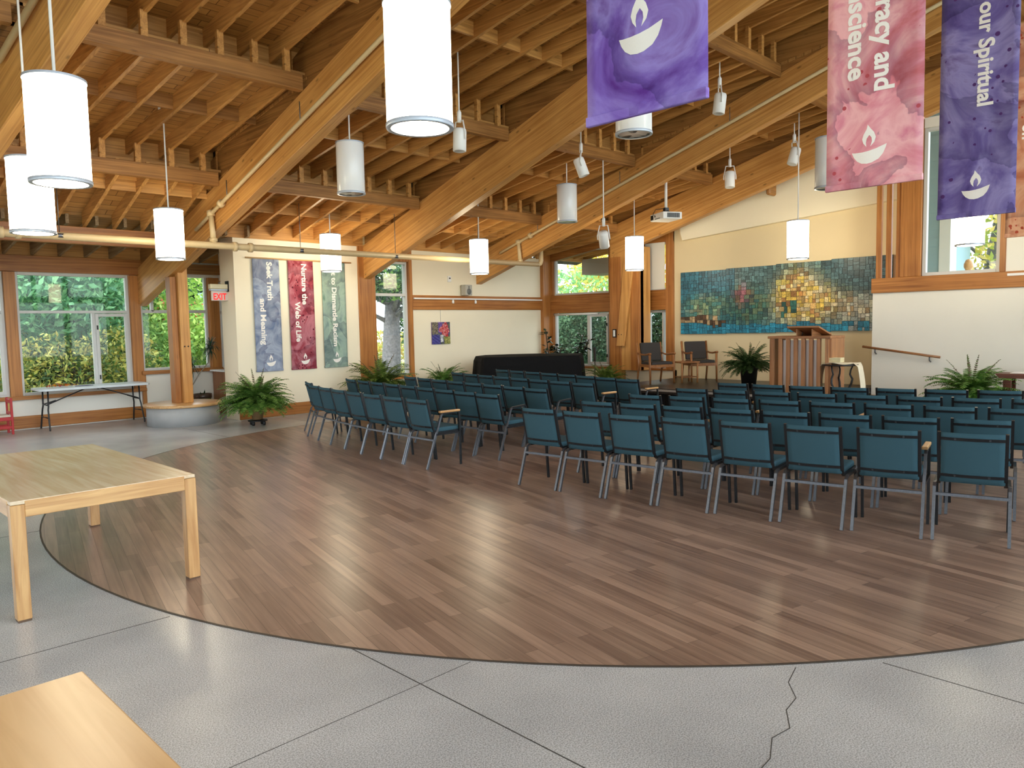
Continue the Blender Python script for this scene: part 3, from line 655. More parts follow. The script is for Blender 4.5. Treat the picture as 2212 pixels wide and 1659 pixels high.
mb.build('mount', M_BLKM, t)
MB().tube([(-.2, .1, .03), (-.24, .1, .06), (-.2, .06, .15), (-.05, .02, .17), (0, .02, .2)], .007, 6).build('cable', M_BLKP, t)
MB().tube([(0, 0, .17), (0, 0, 1.05)], .028, 12).build('pole', M_WHITE, t)

# ------------------------------------------------------------------ banners
def text_mb(s, size, bold=.03):
    cu = bpy.data.curves.new('t', 'FONT'); cu.body = s; cu.size = size; cu.offset = bold*size; cu.extrude = .0008; cu.resolution_u = 3
    o = bpy.data.objects.new('t', cu); C.objects.link(o)
    dg = bpy.context.evaluated_depsgraph_get(); me = bpy.data.meshes.new_from_object(o.evaluated_get(dg))
    vs = [v.co.copy() for v in me.vertices]; fs = [tuple(p.vertices) for p in me.polygons]
    bpy.data.objects.remove(o); bpy.data.curves.remove(cu); bpy.data.meshes.remove(me)
    x0, x1 = min(v.x for v in vs), max(v.x for v in vs)
    return vs, fs, x0, x1
def bez(pts, n=6):
    out = []
    m = len(pts)
    for i in range(m):
        p0, p1, p2, p3 = (Vector(pts[(i+k-1) % m]) for k in range(4))
        for j in range(n):
            t = j/n
            out.append(.5*((2*p1)+(p2-p0)*t+(2*p0-5*p1+4*p2-p3)*t*t+(3*p1-p0-3*p2+p3)*t**3))
    return out
BOWL = [(-.50, .0), (-.40, -.018), (-.2, -.03), (0, -.015), (.2, .03), (.38, .095), (.50, .135), (.47, .02), (.40, -.14), (.28, -.28), (.10, -.365), (-.04, -.385), (-.2, -.36), (-.34, -.27), (-.44, -.14)]
FLAME = [(-.06, .11), (-.15, .22), (-.19, .35), (-.145, .49), (-.06, .63), (-.03, .76), (.06, .63), (.15, .52), (.20, .37), (.16, .23), (.05, .105), (.095, .26), (.08, .37), (.02, .45), (-.055, .35), (-.075, .23)]
def emblem(cx, cz, s):
    """chalice: bowl and flame as flat outlines in the x-z plane"""
    out = []
    out.append([(cx+p[0]*s, cz+p[1]*s) for p in BOWL])
    fl = [(cx+p[0]*s, cz+p[1]*s) for p in FLAME]
    out.append(fl); return out
def tri_poly(poly):
    from mathutils.geometry import tessellate_polygon
    return tessellate_polygon([[Vector((p[0], p[1], 0)) for p in poly]])
def make_banner(name, label, mat, lines, loc, rz, emb=(.0, .22, .20), group=None, hang=None, H=2.15, W=.55, wavy=.006):
    """banner hanging in local x-z plane, facing local -y, bottom at z=0"""
    t = thing(name, label, 'banner', loc, rz, group)
    nx, nz = 12, 40; vs = []
    f = lambda x, z: wavy*(math.sin(x*13+z*1.3+rz)+.6*math.sin(x*29-z*2.1))*(1-.55*z/H)
    for iz in range(nz+1):
        for ix in range(nx+1):
            x = -W/2+W*ix/nx; z = H*iz/nz; vs.append((x, f(x, z), z))
    fs = [(iz*(nx+1)+ix, iz*(nx+1)+ix+1, (iz+1)*(nx+1)+ix+1, (iz+1)*(nx+1)+ix) for iz in range(nz) for ix in range(nx)]
    o = MB().add(vs, fs, None, True).build('cloth', mat, t)
    sm = o.modifiers.new('thick', 'SOLIDIFY'); sm.thickness = .003; sm.offset = 1
    MB().box(-W/2-.004, W/2+.004, -.010, .012, -.004, .035).build('hem', mat, t, .003)
    bm = bmesh.new()
    for poly in emblem(emb[0], emb[1], emb[2]):
        vv = [bm.verts.new((p[0], 0, p[1])) for p in poly]
        for q in tri_poly(poly): bm.faces.new([vv[i] for i in q])
    bmesh.ops.subdivide_edges(bm, edges=bm.edges[:], cuts=4, use_grid_fill=True)
    for v in bm.verts: v.co.y = f(v.co.x, v.co.z)-.004
    me = bpy.data.meshes.new('emblem'); bm.to_mesh(me); bm.free(); me.materials.append(M_LETTER)
    o = bpy.data.objects.new('emblem', me); C.objects.link(o); o.parent = t
    for s, size, x, ztop, length in lines:              # reads downwards, letters' tops to the right
        tv, tf, x0, x1 = text_mb(s, size); k = length/(x1-x0)
        MB().add([(x+v.y, f(x+v.y, ztop-(v.x-x0)*k)-.005-v.z, ztop-(v.x-x0)*k) for v in tv], tf).build('lettering', M_LETTER, t)
    if hang:
        MB().tube([(-W/2-.03, 0, H), (W/2+.03, 0, H)], .012, 8).build('rod', M_OAK(0), t)
        for x in (-W/2, W/2): MB().tube([(x, 0, H), (x, 0, H+hang)], .003, 5).build('hanging_cord', M_STEEL, t)
    return t
WB = 'watercolour banners on the wall'
m1 = watercolour('blue_watercolour', [lin(66, 88, 130), lin(120, 132, 156), lin(150, 160, 180), lin(96, 112, 146)], 1)
m2 = watercolour('red_watercolour', [lin(108, 38, 52), lin(142, 58, 72), lin(176, 112, 124), lin(120, 44, 58)], 2.7, lin(84, 22, 40))
m3 = watercolour('green_watercolour', [lin(78, 104, 108), lin(130, 152, 146), lin(150, 172, 158), lin(96, 128, 114)], 4.2)
make_banner('wall_banner', 'blue watercolour banner reading Seek Truth and Meaning, hung on the cream wall', m1, [('Seek Truth', .155, .015, 2.09, .73), ('and Meaning', .155, -.145, 1.39, .88)], (7.083, YA-.03, .897), 0, (.03, .17, .20), WB, wavy=.002)
make_banner('wall_banner', 'dark red watercolour banner reading Nurture the Web of Life on the cream wall', m2, [('Nurture the', .155, .015, 2.08, .80), ('Web of Life', .155, -.15, 1.335, .79)], (7.822, YA-.03, .899), 0, (.03, .17, .20), WB, wavy=.002)
make_banner('wall_banner', 'grey green watercolour banner reading Act to Dismantle Racism on the cream wall', m3, [('Act to Dismantle Racism', .150, -.045, 2.13, 1.70)], (8.563, YA-.03, .90), 0, (.02, .17, .20), WB, wavy=.002)
o = MB().tube([(6.68, YA-.03, 3.052), (9.0, YA-.03, 3.052)], .014, 8).build('banner_rod', M_OAK(0))
tag(o, 'thin wooden rod carrying the three wall banners', 'rod')
HB = 'watercolour banners hanging from the roof'
v1 = watercolour('violet_watercolour', [lin(86, 44, 132), lin(120, 92, 178), lin(150, 132, 206), lin(110, 66, 150)], 6.3)
v2 = watercolour('pink_watercolour', [lin(186, 88, 92), lin(208, 132, 146), lin(226, 172, 178), lin(196, 104, 132)], 9.1, lin(178, 78, 88))
v3 = watercolour('indigo_watercolour', [lin(74, 60, 120), lin(104, 92, 152), lin(138, 130, 182), lin(86, 58, 112)], 11.7, lin(80, 48, 108))
v4 = watercolour('orange_watercolour', [lin(160, 92, 66), lin(190, 128, 98), lin(206, 158, 128), lin(160, 84, 62)], 14.9, lin(168, 74, 52))
# local x of a banner facing -X after rz=-90deg: local x -> -Y
make_banner('hanging_banner', 'violet watercolour banner with a pale flame chalice, nearest of the hanging banners', v1, [], (2.5, 1.725, 2.49), -PI/2, (-.01, .30, .20), HB, hang=3.0)
make_banner('hanging_banner', 'pink watercolour banner whose lettering ends in acy and science', v2, [('Democracy and', .15, .01, 1.52, .97), ('Conscience', .15, -.145, 1.36, .72)], (4.82, 1.685, 2.475), -PI/2, (-.02, .21, .20), HB, hang=2.6)
make_banner('hanging_banner', 'indigo watercolour banner reading our Spiritual in front of the tall window', v3, [('our Spiritual', .15, .0, 1.66, .80)], (7.05, 1.665, 2.49), -PI/2, (.0, .21, .20), HB, hang=2.2)
make_banner('hanging_banner', 'rust orange watercolour banner at the right photo edge, behind the indigo one', v4, [('on', .15, -.145, 1.13, .15)], (9.32, 1.645, 2.495), -PI/2, (.02, .21, .20), HB, hang=2.0)

# ------------------------------------------------------------------ stage
t = thing('stage', 'low black stage platform with pale metal edge in front of the mural', 'stage', (12.4, 5.07, 0))
MB().box(.03, 2.78, 0, 4.5, .30, .40).build('deck', plain('dark_stage_boards', lin(40, 36, 34), .35, noise=.3, nscale=5), t)
MB().box(0.01, .06, 0, 4.5, .345, .385).build('edge_trim', plain('edge_aluminium', lin(200, 200, 200), .35, .7), t)
mb = MB()
for i in range(60):
    y0, y1 = 4.5*i/60, 4.5*(i+1)/60; o1, o2 = .02*(i % 2)+.05, .02*((i+1) % 2)+.05
    mb.quad((o1, y0, 0.002), (o2, y1, 0.002), (o2, y1, .345), (o1, y0, .345))
mb.build('skirt', M_CLOTHB, t)
# mural: four panels of stone-like tiles
def mural_col(u, v):
    """u 0..1 left to right, v 0..1 bottom to top"""
    r = random.random
    sea, deep, sky, skyd = (40, 136, 168), (28, 88, 116), (44, 112, 136), (64, 96, 106)
    if v < .13+.06*max(0, .3-u)*3: 
        c = sea if u < .93 else (150, 158, 156)
        if u > .8 and r() < .5: c = (140, 150, 150)
    elif u < .25 and v < .24+.1*(.25-u)*4*.6 and v > .10: c = (196, 168, 128) if r() < .6 else (86, 62, 44)
    else:
        gold = math.exp(-((u-.60)/.10)**2-((v-.62)/.34)**2)*1.25+math.exp(-((u-.66)/.16)**2-((v-.38)/.25)**2)
        isl = math.exp(-((u-.14)/.11)**2-((v-.42)/.19)**2)
        grn = math.exp(-((u-.36)/.12)**2-((v-.42)/.3)**2)
        pnk = math.exp(-((u-.335)/.045)**2-((v-.56)/.17)**2)*1.3
        pale = math.exp(-((u-.87)/.11)**2-((v-.30)/.19)**2)*1.2
        w = [('s', .42+.5*max(0, v-.55)), ('g', gold), ('i', isl), ('n', grn), ('p', pnk), ('w', pale)]
        P_ = {'s': [sky if u < .3 else (skyd if u > .7 else (92, 128, 134))], 'g': [(236, 196, 84), (220, 176, 104), (236, 208, 140), (186, 128, 66), (226, 204, 160)],
              'i': [(118, 158, 124), (158, 176, 128), (84, 136, 122), (178, 168, 126)], 'n': [(40, 100, 88), (62, 112, 90), (34, 84, 84), (96, 116, 80)],
              'p': [(190, 84, 108), (206, 124, 140), (184, 98, 72), (96, 106, 98)], 'w': [(206, 196, 166), (222, 214, 194), (196, 160, 112), (178, 180, 168)]}
        w = [(k, x**2) for k, x in w]; tot = sum(x for _, x in w)
        c = [0, 0, 0]
        for k, x in w:
            q_ = random.choice(P_[k])
            for m_ in range(3): c[m_] += q_[m_]*x/tot
        if .53 < u < .60 and .25 < v < .52 and r() < .4: c = (48, 100, 92)
    j = .78+.4*r()
    return lin(*[max(0, min(255, x*j)) for x in c])
def split(x0, x1, z0, z1, out, mn):
    w, h = x1-x0, z1-z0
    if (w < mn*1.7 and h < mn*1.7) or (w*h < mn*mn*2.2 and random.random() < .5): out.append((x0, x1, z0, z1)); return
    if w > h*random.uniform(.7, 1.3):
        m = x0+w*random.uniform(.35, .65); split(x0, m, z0, z1, out, mn); split(m, x1, z0, z1, out, mn)
    else:
        m = z0+h*random.uniform(.35, .65); split(x0, x1, z0, m, out, mn); split(x0, x1, m, z1, out, mn)
M_MURAL = attr_mat('mural_tile', .35, 0, .4, nz=26)
pw = 1.142
t = thing('mural', 'long mosaic-like mural of a golden landscape over blue water on the stage wall', 'mural', (XB-.04, 9.47, 1.41))
for i in range(4):
    off = .012*i; hgt = 1.40+.012*i*.5
    p = MB().box(0, .03, -pw*(i+1)+.004, -pw*i-.004, off, off+hgt).build('panel', plain('mural_grout', lin(24, 38, 42), .7), t)
    tiles = []; split(0, pw, 0, hgt, tiles, .075); mb = MB(); g = .0035
    for a, b, c, d in tiles:
        col = mural_col((i*pw+(a+b)/2)/(4*pw), (c+d)/2/hgt)
        mb.box(-.006, .002, -pw*i-b+g, -pw*i-a-g, off+c+g, off+d-g, None, col)
    q = mb.build('tiles', M_MURAL, p)
# lectern
t = thing('lectern', 'slatted wooden pulpit with white cloth behind its slats and sloping book rest', 'lectern', (12.85, 5.66, .40))
mb = MB()
MB().box(-.04, .60, -.55, .56, .955, 1.0).build('top', M_LECT(1), t, .004)
for y in (-.49, -.345, -.21, -.075, .06, .195, .335, .48): MB().box(-.03, .03, y-.03, y+.03, 0, .955).build('slat', M_LECT(2), t, .003)
MB().box(0, .56, -.56, -.52, 0, .955).build('side_panel', M_LECT(2), t, .003)
MB().box(0, .56, .50, .54, .0, .955).build('side_panel', M_LECT(2), t, .003)
vs = []; ncl = 24
for i in range(ncl+1):
    y = -.34+.70*i/ncl; x = .05+.012*math.sin(i*1.7)
    vs += [(x, y, .0), (x, y, .93)]
MB().add(vs, [(2*i, 2*i+2, 2*i+3, 2*i+1) for i in range(ncl)], None, True).build('cloth_panel', plain('white_cloth', lin(238, 236, 238), .9), t)
MB().hexa([(-.05, -.36, 1.145), (.50, -.36, 1.0), (.50, .20, 1.0), (-.05, .20, 1.145), (-.05, -.36, 1.175), (.50, -.36, 1.03), (.50, .20, 1.03), (-.05, .20, 1.175)]).build('book_rest', M_LECT(1), t, .003)
mb = MB(); mb.prism([(.03, 1.0), (.4, 1.0), (.4, 1.025), (.03, 1.12)], -.22, -.20, 'xz'); mb.prism([(.03, 1.0), (.4, 1.0), (.4, 1.025), (.03, 1.12)], .05, .07, 'xz'); mb.build('rest_support', M_LECT(0), t)
MB().tube([(.1, 0, 1.0), (.1, -.02, 1.07)], .006, 6).build('microphone', M_BLKM, t)
# small iron stand with cloth
t = thing('iron_stand', 'small dark iron table with twisted legs right of the pulpit', 'table', (12.95, 4.98, .0))
MB().lathe([(.27, .90), (.28, .91), (.28, .925), (.20, .90), (.05, .885)][::-1], 28).build('table_top', M_BLKM, t)
for k in range(3):
    a = 2*PI*k/3+.5; pts = [(math.cos(a)*(.17+.02*math.sin(i*2))+.0, math.sin(a)*(.17+.025*math.cos(i*1.9)), .90-.88*i/12) for i in range(13)]
    MB().tube(pts, .012, 7, r1=.032).build('leg', M_BLKM, t)
t2 = MB(); vs = []; nu, nv = 30, 6
for i in range(nu+1):
    s = -1+2*i/nu; 
    for j in range(nv+1):
        w = -.16+.32*j/nv
        if abs(s) < .5: y, z = s*.56, .935+.015*math.sin(s*9+j)
        else:
            k = (abs(s)-.5)/.5; y = math.copysign(.30+.06*math.sin(k*2.5), s); z = .93-.62*k if s < 0 else .93-.66*k
        vs.append((12.95+w*(1 if abs(s) < .5 else .7)+.01*math.sin(j*2+i), 4.98+y, z))
o = MB().add(vs, [(i*(nv+1)+j, (i+1)*(nv+1)+j, (i+1)*(nv+1)+j+1, i*(nv+1)+j+1) for i in range(nu) for j in range(nv)], None, True).build('altar_cloth', plain('cream_lace', lin(226, 214, 188), .9, noise=.12, nscale=50))
o.modifiers.new('thick', 'SOLIDIFY').thickness = .004
tag(o, 'long cream cloth draped over the iron table, hanging down both sides', 'cloth')
mb = MB()
for i in range(5): mb.box(12.84, 13.02, 4.95+.0, 5.16, .955+.016*i, .968+.016*i, Matrix.Rotation(.0, 4, 'Z'))
o = mb.build('folded_cloth', plain('ivory_cloth', lin(236, 224, 184), .9, noise=.08, nscale=30), None, .006, 2)
tag(o, 'folded ivory cloth lying on top of the draped iron table', 'cloth')
# wooden armchairs on the stage
def make_armchair(lab, loc, rz):
    t = thing('armchair', lab, 'chair', loc, rz, 'wooden armchairs on the stage')
    W = .30
    MB().box(-.22, .27, -.245, .245, .385, .46).build('seat', M_CUSH, t, .025, 2)
    M = Matrix.Translation((-.24, 0, .60)) @ Matrix.Rotation(-.22, 4, 'Y')
    MB().box(-.035, .035, -.235, .235, -.14, .26, M).build('backrest', M_CUSH, t, .025, 2)
    mb = MB(); mb.box(-.24, .27, -W+.01, -W+.045, .345, .40); mb.box(-.24, .27, W-.045, W-.01, .345, .40); mb.box(.235, .275, -W+.02, W-.02, .34, .40); mb.box(-.25, -.21, -W+.02, W-.02, .34, .40)
    mb.build('seat_frame', M_TEAK(0), t, .004)
    for s in (-1, 1):
        y = s*(W-.02)
        MB().tube([(.265, y, 0), (.255, y, .36), (.245, y, .60)], .02, 8, r1=.027).build('leg', M_TEAK(2), t)
        MB().tube([(-.33, y, 0), (-.26, y, .34), (-.26, y, .45), (-.345, y, .86)], .021, 8, r1=.025).build('leg', M_TEAK(2), t)
        MB().tube([(-.30, y, .64), (-.12, y, .605), (.05, y, .605), (.20, y, .625), (.29, y*1.02, .63)], .017, 8, r1=.024).build('armrest', M_TEAK(0), t)
    return t
make_armchair('dark cushioned wooden armchair on the stage, left one nearest the pier', (13.63, 9.12, .40), math.radians(-118))
make_armchair('dark cushioned wooden armchair on the stage, right one under the mural', (14.55, 8.62, .40), math.radians(-128))
t = thing('side_table', 'small low wooden side table between the two stage armchairs', 'table', (14.05, 8.66, .40), math.radians(-30))
MB().box(-.22, .22, -.22, .22, .42, .45).build('table_top', M_TEAK(0), t, .004)
for x in (-.18, .18):
    for y in (-.18, .18): MB().tube([(x, y, 0), (x, y, .42)], .02, 8).build('leg', M_LECT(2), t)
MB().box(-.18, .18, -.17, .17, .11, .13).build('shelf', M_TEAK(0), t)

# ------------------------------------------------------------------ stacking chairs
def side_tube(mb, pts): mb.tube(pts, .0155, 4, square=True)
SEAT = MB().box(-.19, .25, -.215, .215, .425, .478).mesh('seat', M_TEAL, .02, 2)
def back_mesh():
    vs = []; ny, nz = 10, 8
    def P(y, z, off):
        bow = -.022*(1-(y/.2)**2)
        x = -.175-.088*((z-.44)/.38)+bow+off; return (x, y, z)
    for off, sgn in ((-.017, 0), (.022, 1)):
        for iz in range(nz+1):
            for iy in range(ny+1):
                vs.append(P(-.202+.404*iy/ny, .432+.388*iz/nz-(.008 if iz in (0, nz) and sgn else 0), off))
    N_ = (ny+1)*(nz+1); fs = []
    for iz in range(nz):
        for iy in range(ny):
            a = iz*(ny+1)+iy; fs.append((a, a+ny+1, a+ny+2, a+1)); fs.append((a+N_, a+1+N_, a+ny+2+N_, a+ny+1+N_))
    for iy in range(ny):
        fs.append((iy, iy+1, iy+1+N_, iy+N_)); b = nz*(ny+1)+iy; fs.append((b, b+N_, b+1+N_, b+1))
    for iz in range(nz):
        a = iz*(ny+1); fs.append((a, a+N_, a+ny+1+N_, a+ny+1)); b = a+ny; fs.append((b, b+ny+1, b+ny+1+N_, b+N_))
    return MB().add(vs, fs, None, True).mesh('backrest', M_TEAL)
BACK = back_mesh()
def strip_mesh(z, hgt):
    mb = MB(); n_ = 10; vs = []
    for i in range(n_+1):
        y = -.205+.41*i/n_; bow = -.022*(1-(y/.2)**2)
        for zz, off in ((z-hgt/2, -.017), (z-hgt/2, -.024), (z+hgt/2, -.024), (z+hgt/2, -.017)):
            vs.append((-.175-.088*((zz-.44)/.38)+bow+off, y, zz))
    fs = [(4*i+k, 4*i+(k+1) % 4, 4*i+4+(k+1) % 4, 4*i+4+k) for i in range(n_) for k in range(4)]+[(0, 1, 2, 3), (4*n_+3, 4*n_+2, 4*n_+1, 4*n_)]
    mb.add(vs, fs)
    for y in (-.11, .11):
        x = -.175-.088*((z-.44)/.38)-.022*(1-(y/.2)**2)-.024
        mb.box(x-.004, x+.001, y-.007, y+.007, z-.007, z+.007)
    return mb.mesh('back_strip', M_BLKM)
STRIP1, STRIP2 = strip_mesh(.772, .022), strip_mesh(.487, .022)
def upright(s):
    mb = MB(); side_tube(mb, [(-.263, s*.215, .822), (-.18, s*.215, .465), (-.165, s*.215, .435), (-.13, s*.215, .415), (.24, s*.215, .425)]); return mb.mesh('upright', M_BLKM)
UPR = {s: upright(s) for s in (-1, 1)}
def rear_leg(s, arm):
    mb = MB()
    if arm: side_tube(mb, [(-.305, s*.243, 0), (-.085, s*.243, .62), (-.06, s*.243, .64)])
    else: side_tube(mb, [(-.305, s*.243, 0), (-.175, s*.243, .385), (-.15, s*.243, .405), (-.10, s*.24, .41)])
    return mb.mesh('rear_leg' if not arm else 'rear_arm_leg', M_STEEL)
def front_leg(s, arm):
    mb = MB()
    if arm: side_tube(mb, [(-.07, s*.243, .64), (.17, s*.243, .655), (.19, s*.243, .63), (.20, s*.243, 0)])
    else: side_tube(mb, [(-.11, s*.24, .41), (.13, s*.24, .41), (.155, s*.243, .39), (.19, s*.243, 0)])
    return mb.mesh('front_leg', M_BLKM)
RL = {(s, a): rear_leg(s, a) for s in (-1, 1) for a in (0, 1)}
FL = {(s, a): front_leg(s, a) for s in (-1, 1) for a in (0, 1)}
def bar_mesh():
    mb = MB(); side_tube(mb, [(-.195, -.243, .335), (-.195, .243, .335)]); return mb.mesh('crossbar', M_STEEL)
BAR = bar_mesh()
ARM = {s: MB().box(-.10, .20, s*.236-.022, s*.236+.022, .652, .678).mesh('armrest', M_OAK(0), .008, 2) for s in (-1, 1)}
SIDEBAR = {s: (lambda mb: (side_tube(mb, [(-.17, s*.243, .40), (.19, s*.243, .40)]), mb.mesh('side_rail', M_BLKM))[1])(MB()) for s in (-1, 1)}
def link(name, me, parent): o = bpy.data.objects.new(name, me); C.objects.link(o); o.parent = parent; return o
def make_chair(x, y, ang, lab, group, right=0, left=0):
    t = thing('stacking_chair', lab, 'chair', (x, y, .005), ang, group)
    link('seat', SEAT, t); link('backrest', BACK, t); link('back_strip', STRIP1, t); link('back_strip', STRIP2, t)
    link('upright', UPR[1], t); link('upright', UPR[-1], t); link('crossbar', BAR, t)
    for s, a in ((-1, right), (1, left)):
        link('leg', RL[(s, 1 if a else 0)], t); link('leg', FL[(s, 1 if a else 0)], t)
        if a: link('side_rail', SIDEBAR[s], t)
        if a == 2: link('armrest', ARM[s], t)
RB = [[(5.70, 5.24), (5.71, 4.67), (5.75, 4.12), (5.83, 3.55), (5.94, 3.07), (6.05, 2.55), (6.15, 2.02), (6.27, 1.46)],
      [(6.57, 5.18), (6.62, 4.63), (6.67, 4.12), (6.75, 3.64), (6.82, 3.09), (6.92, 2.61), (7.03, 2.10), (7.18, 1.60)],
      [(7.51, 5.19), (7.58, 4.62), (7.67, 4.11), (7.78, 3.61), (7.86, 3.08), (7.96, 2.60), (8.03, 2.05), (8.20, 1.55)],
      [(8.53, 5.17), (8.58, 4.66), (8.60, 4.12), (8.73, 3.65), (8.79, 3.11), (8.92, 2.61), (9.05, 2.08), (9.17, 1.56)],
      [(9.60, 5.16), (9.57, 4.61), (9.60, 4.10), (9.68, 3.54), (9.82, 3.07), (9.97, 2.57), (10.08, 2.08)]]
LB = [[(6.41, 10.99), (6.11, 10.34), (6.00, 9.83), (5.88, 9.33), (5.79, 8.84), (5.72, 8.26), (5.63, 7.64), (5.61, 7.15)],
      [(7.22, 11.0), (7.12, 10.47), (7.05, 9.98), (6.93, 9.39), (6.87, 8.93), (6.82, 8.47), (6.68, 7.95), (6.61, 7.43), (6.57, 6.92)],
      [(8.13, 10.55), (8.05, 10.04), (7.96, 9.53), (7.83, 8.96), (7.74, 8.47), (7.65, 7.93), (7.57, 7.42), (7.49, 6.94)],
      [(9.33, 10.66), (9.22, 10.15), (9.10, 9.63), (8.96, 9.10), (8.83, 8.55), (8.71, 7.96), (8.66, 7.49), (8.56, 7.0)],
      [(10.38, 10.52), (10.28, 10.04), (10.17, 9.55), (10.03, 9.03), (9.93, 8.52), (9.79, 7.99), (9.64, 7.44), (9.52, 6.90)]]
ORD = ['first', 'second', 'third', 'fourth', 'fifth', 'sixth', 'seventh', 'eighth', 'ninth']
ROWN = ['rearmost row', 'second row from rear', 'middle row', 'second row from stage', 'row nearest stage']
def smooth(row):
    n_ = len(row); ya, yb = row[0][1], row[-1][1]; ym = (ya+yb)/2
    A = [[0]*4 for _ in range(3)]
    for x, y in row:
        v = (1, y-ym, (y-ym)**2)
        for i in range(3):
            for j in range(3): A[i][j] += v[i]*v[j]
            A[i][3] += v[i]*x
    for i in range(3):
        for j in range(3):
            if j != i:
                f_ = A[j][i]/A[i][i]
                for k in range(4): A[j][k] -= f_*A[i][k]
    c = [A[i][3]/A[i][i] for i in range(3)]
    out = []
    for i in range(n_):
        y = ya+(yb-ya)*i/(n_-1); q = y-ym; out.append((c[0]+c[1]*q+c[2]*q*q, y))
    return out
RB = [smooth(r) for r in RB]; LB = [LB[0][:1]+smooth(LB[0][1:])]+[smooth(r) for r in LB[1:]]
for blk, rows in (('right', RB), ('left', LB)):
    for ri, row in enumerate(rows):
        for ci, (x, y) in enumerate(row):
            k = ci if blk == 'right' else len(row)-1-ci
            dev = math.radians((6.1-y)*2.5) + random.uniform(-.02, .02)
            if blk == 'left' and ri == 0 and ci == 0: dev = math.radians(-18)
            r_ = l_ = 0
            if blk == 'left':
                if k == 0: r_ = (2, 1, 1, 2, 2)[ri]
                if (ri, k) in ((1, 3), (1, 6), (2, 2), (2, 4), (3, 3), (4, 4), (0, 3)): r_ = 2 if (ri, k) != (0, 3) else 0
            else:
                if (ri, ci) == (0, 6): r_ = 2
                if (ri, ci) in ((0, 3),): l_ = 0
                if (ri, ci) in ((1, 2), (2, 2), (2, 4), (3, 1)): r_ = 2
            arm = {0: '', 1: ' with bare tube arm', 2: ' with wooden armrest'}[max(r_, l_)]
            fx, fy = math.cos(dev), math.sin(dev)
            lab = 'teal chair%s, %s from the aisle, %s, %s block' % (arm, ORD[k], ROWN[ri], blk)
            make_chair(x+.262*fx, y+.262*fy, dev, lab, 'teal stacking chairs in the %s seating block' % blk, r_, l_)

# ------------------------------------------------------------------ wooden tables in front
def big_table(lab, x0, x1, y0, y1, topmat, h=.72):
    t = thing('wooden_table', lab, 'table', ((x0+x1)/2, (y0+y1)/2, 0), 0, 'light oak tables')
    a, b = (x1-x0)/2, (y1-y0)/2; L_ = .075
    MB().box(-a+.003, a-.003, -b+.003, b-.003, h-.022, h).build('table_top', topmat, t, .004, 2)
    mb = MB(); mb.box(-a+L_, a-L_, -b, -b+.03, h-.10, h-.004); mb.build('apron', M_OAK(0), t, .003)
    mb = MB(); mb.box(-a+L_, a-L_, b-.03, b, h-.10, h-.004); mb.build('apron', M_OAK(0), t, .003)
    mb = MB(); mb.box(-a, -a+.03, -b+L_, b-L_, h-.10, h-.004); mb.build('apron', M_OAK(1), t, .003)
    mb = MB(); mb.box(a-.03, a, -b+L_, b-L_, h-.10, h-.004); mb.build('apron', M_OAK(1), t, .003)
    for sx in (-1, 1):
        for sy in (-1, 1):
            X, Y = sx*a, sy*b
            xa, xb = sorted((X, X-sx*L_)); ya, yb = sorted((Y, Y-sy*L_))
            lg = MB().box(xa, xb, ya, yb, .012, h-.024).build('leg', M_OAK(2), t, .004)
            MB().box(xa+.003, xb-.003, ya+.003, yb-.003, 0, .02).build('foot', plain('worn_foot', lin(96, 74, 58), .8), lg)
    return t
big_table('light oak table standing at the edge of the round wood floor, four legs showing', 1.01, 2.085, 5.09, 7.24, M_OAKGLARE)
big_table('light oak table nearest the camera, only its top corner showing at the bottom left', -.46, .618, .22, 2.36, M_OAKGOLD)

# ------------------------------------------------------------------ folding table by the left windows
t = thing('folding_table', 'white plastic folding table with dark tube legs under the left windows', 'table', (4.44, 15.26, 0))
mb = MB(); a, b, r = .92, .35, .1; pts = []
for cx_, cy_, a0 in ((a-r, b-r, 0), (-a+r, b-r, 90), (-a+r, -b+r, 180), (a-r, -b+r, 270)):
    for k in range(7): pts.append((cx_+r*math.cos(math.radians(a0+15*k)), cy_+r*math.sin(math.radians(a0+15*k))))
MB().prism(pts, .70, .74).build('table_top', plain('white_plastic', lin(214, 224, 230), .35), t, .006)
for s in (-1, 1):
    for q in (-1, 1):
        MB().tube([(s*.76, q*.17, .70), (s*.765, q*.17, .42), (s*.775, q*.18, .36), (s*.79, q*.285, .02), (s*.79, q*.285, 0)], .014, 8).build('leg', M_BLKM, t)
    mb = MB(); mb.tube([(s*.765, -.17, .44), (s*.765, .17, .44)], .012, 8); mb.tube([(s*.785, -.22, .22), (s*.785, .22, .22)], .010, 8)
    mb.build('crossbar', M_BLKM, t)
    mb = MB(); mb.tube([(s*.765, -.10, .45), (s*.12, -.02, .69)], .011, 8); mb.tube([(s*.765, .10, .45), (s*.60, .0, .51)], .011, 8)
    mb.build('brace', M_BLKM, t)
mb = MB()
for i in range(90):
    a0 = random.uniform(0, 6.28); x, y = random.gauss(0, .11), random.gauss(0, .045)
    col = random.choice([lin(236, 120, 40), lin(240, 190, 50), lin(200, 60, 40), lin(120, 160, 60), lin(150, 60, 120), lin(230, 140, 60)])
    L1 = random.uniform(.04, .09); z = random.uniform(.0, .05)*max(0, 1-abs(x)/.2); w = .012
    dx, dy = math.cos(a0)*L1, math.sin(a0)*L1; px_, py_ = -math.sin(a0)*w, math.cos(a0)*w
    mb.add([(x, y, z), (x+dx*.5+px_, y+dy*.5+py_, z+.03), (x+dx, y+dy, z+.008), (x+dx*.5-px_, y+dy*.5-py_, z+.03)], [(0, 1, 2, 3)], col)
o = mb.build('paper_leaves', attr_mat('paper_leaf', .8, .2)); o.location = (3.92, 15.3, .742)
tag(o, 'heap of orange and yellow paper leaves on the white folding table', 'decoration', None, 'stuff')
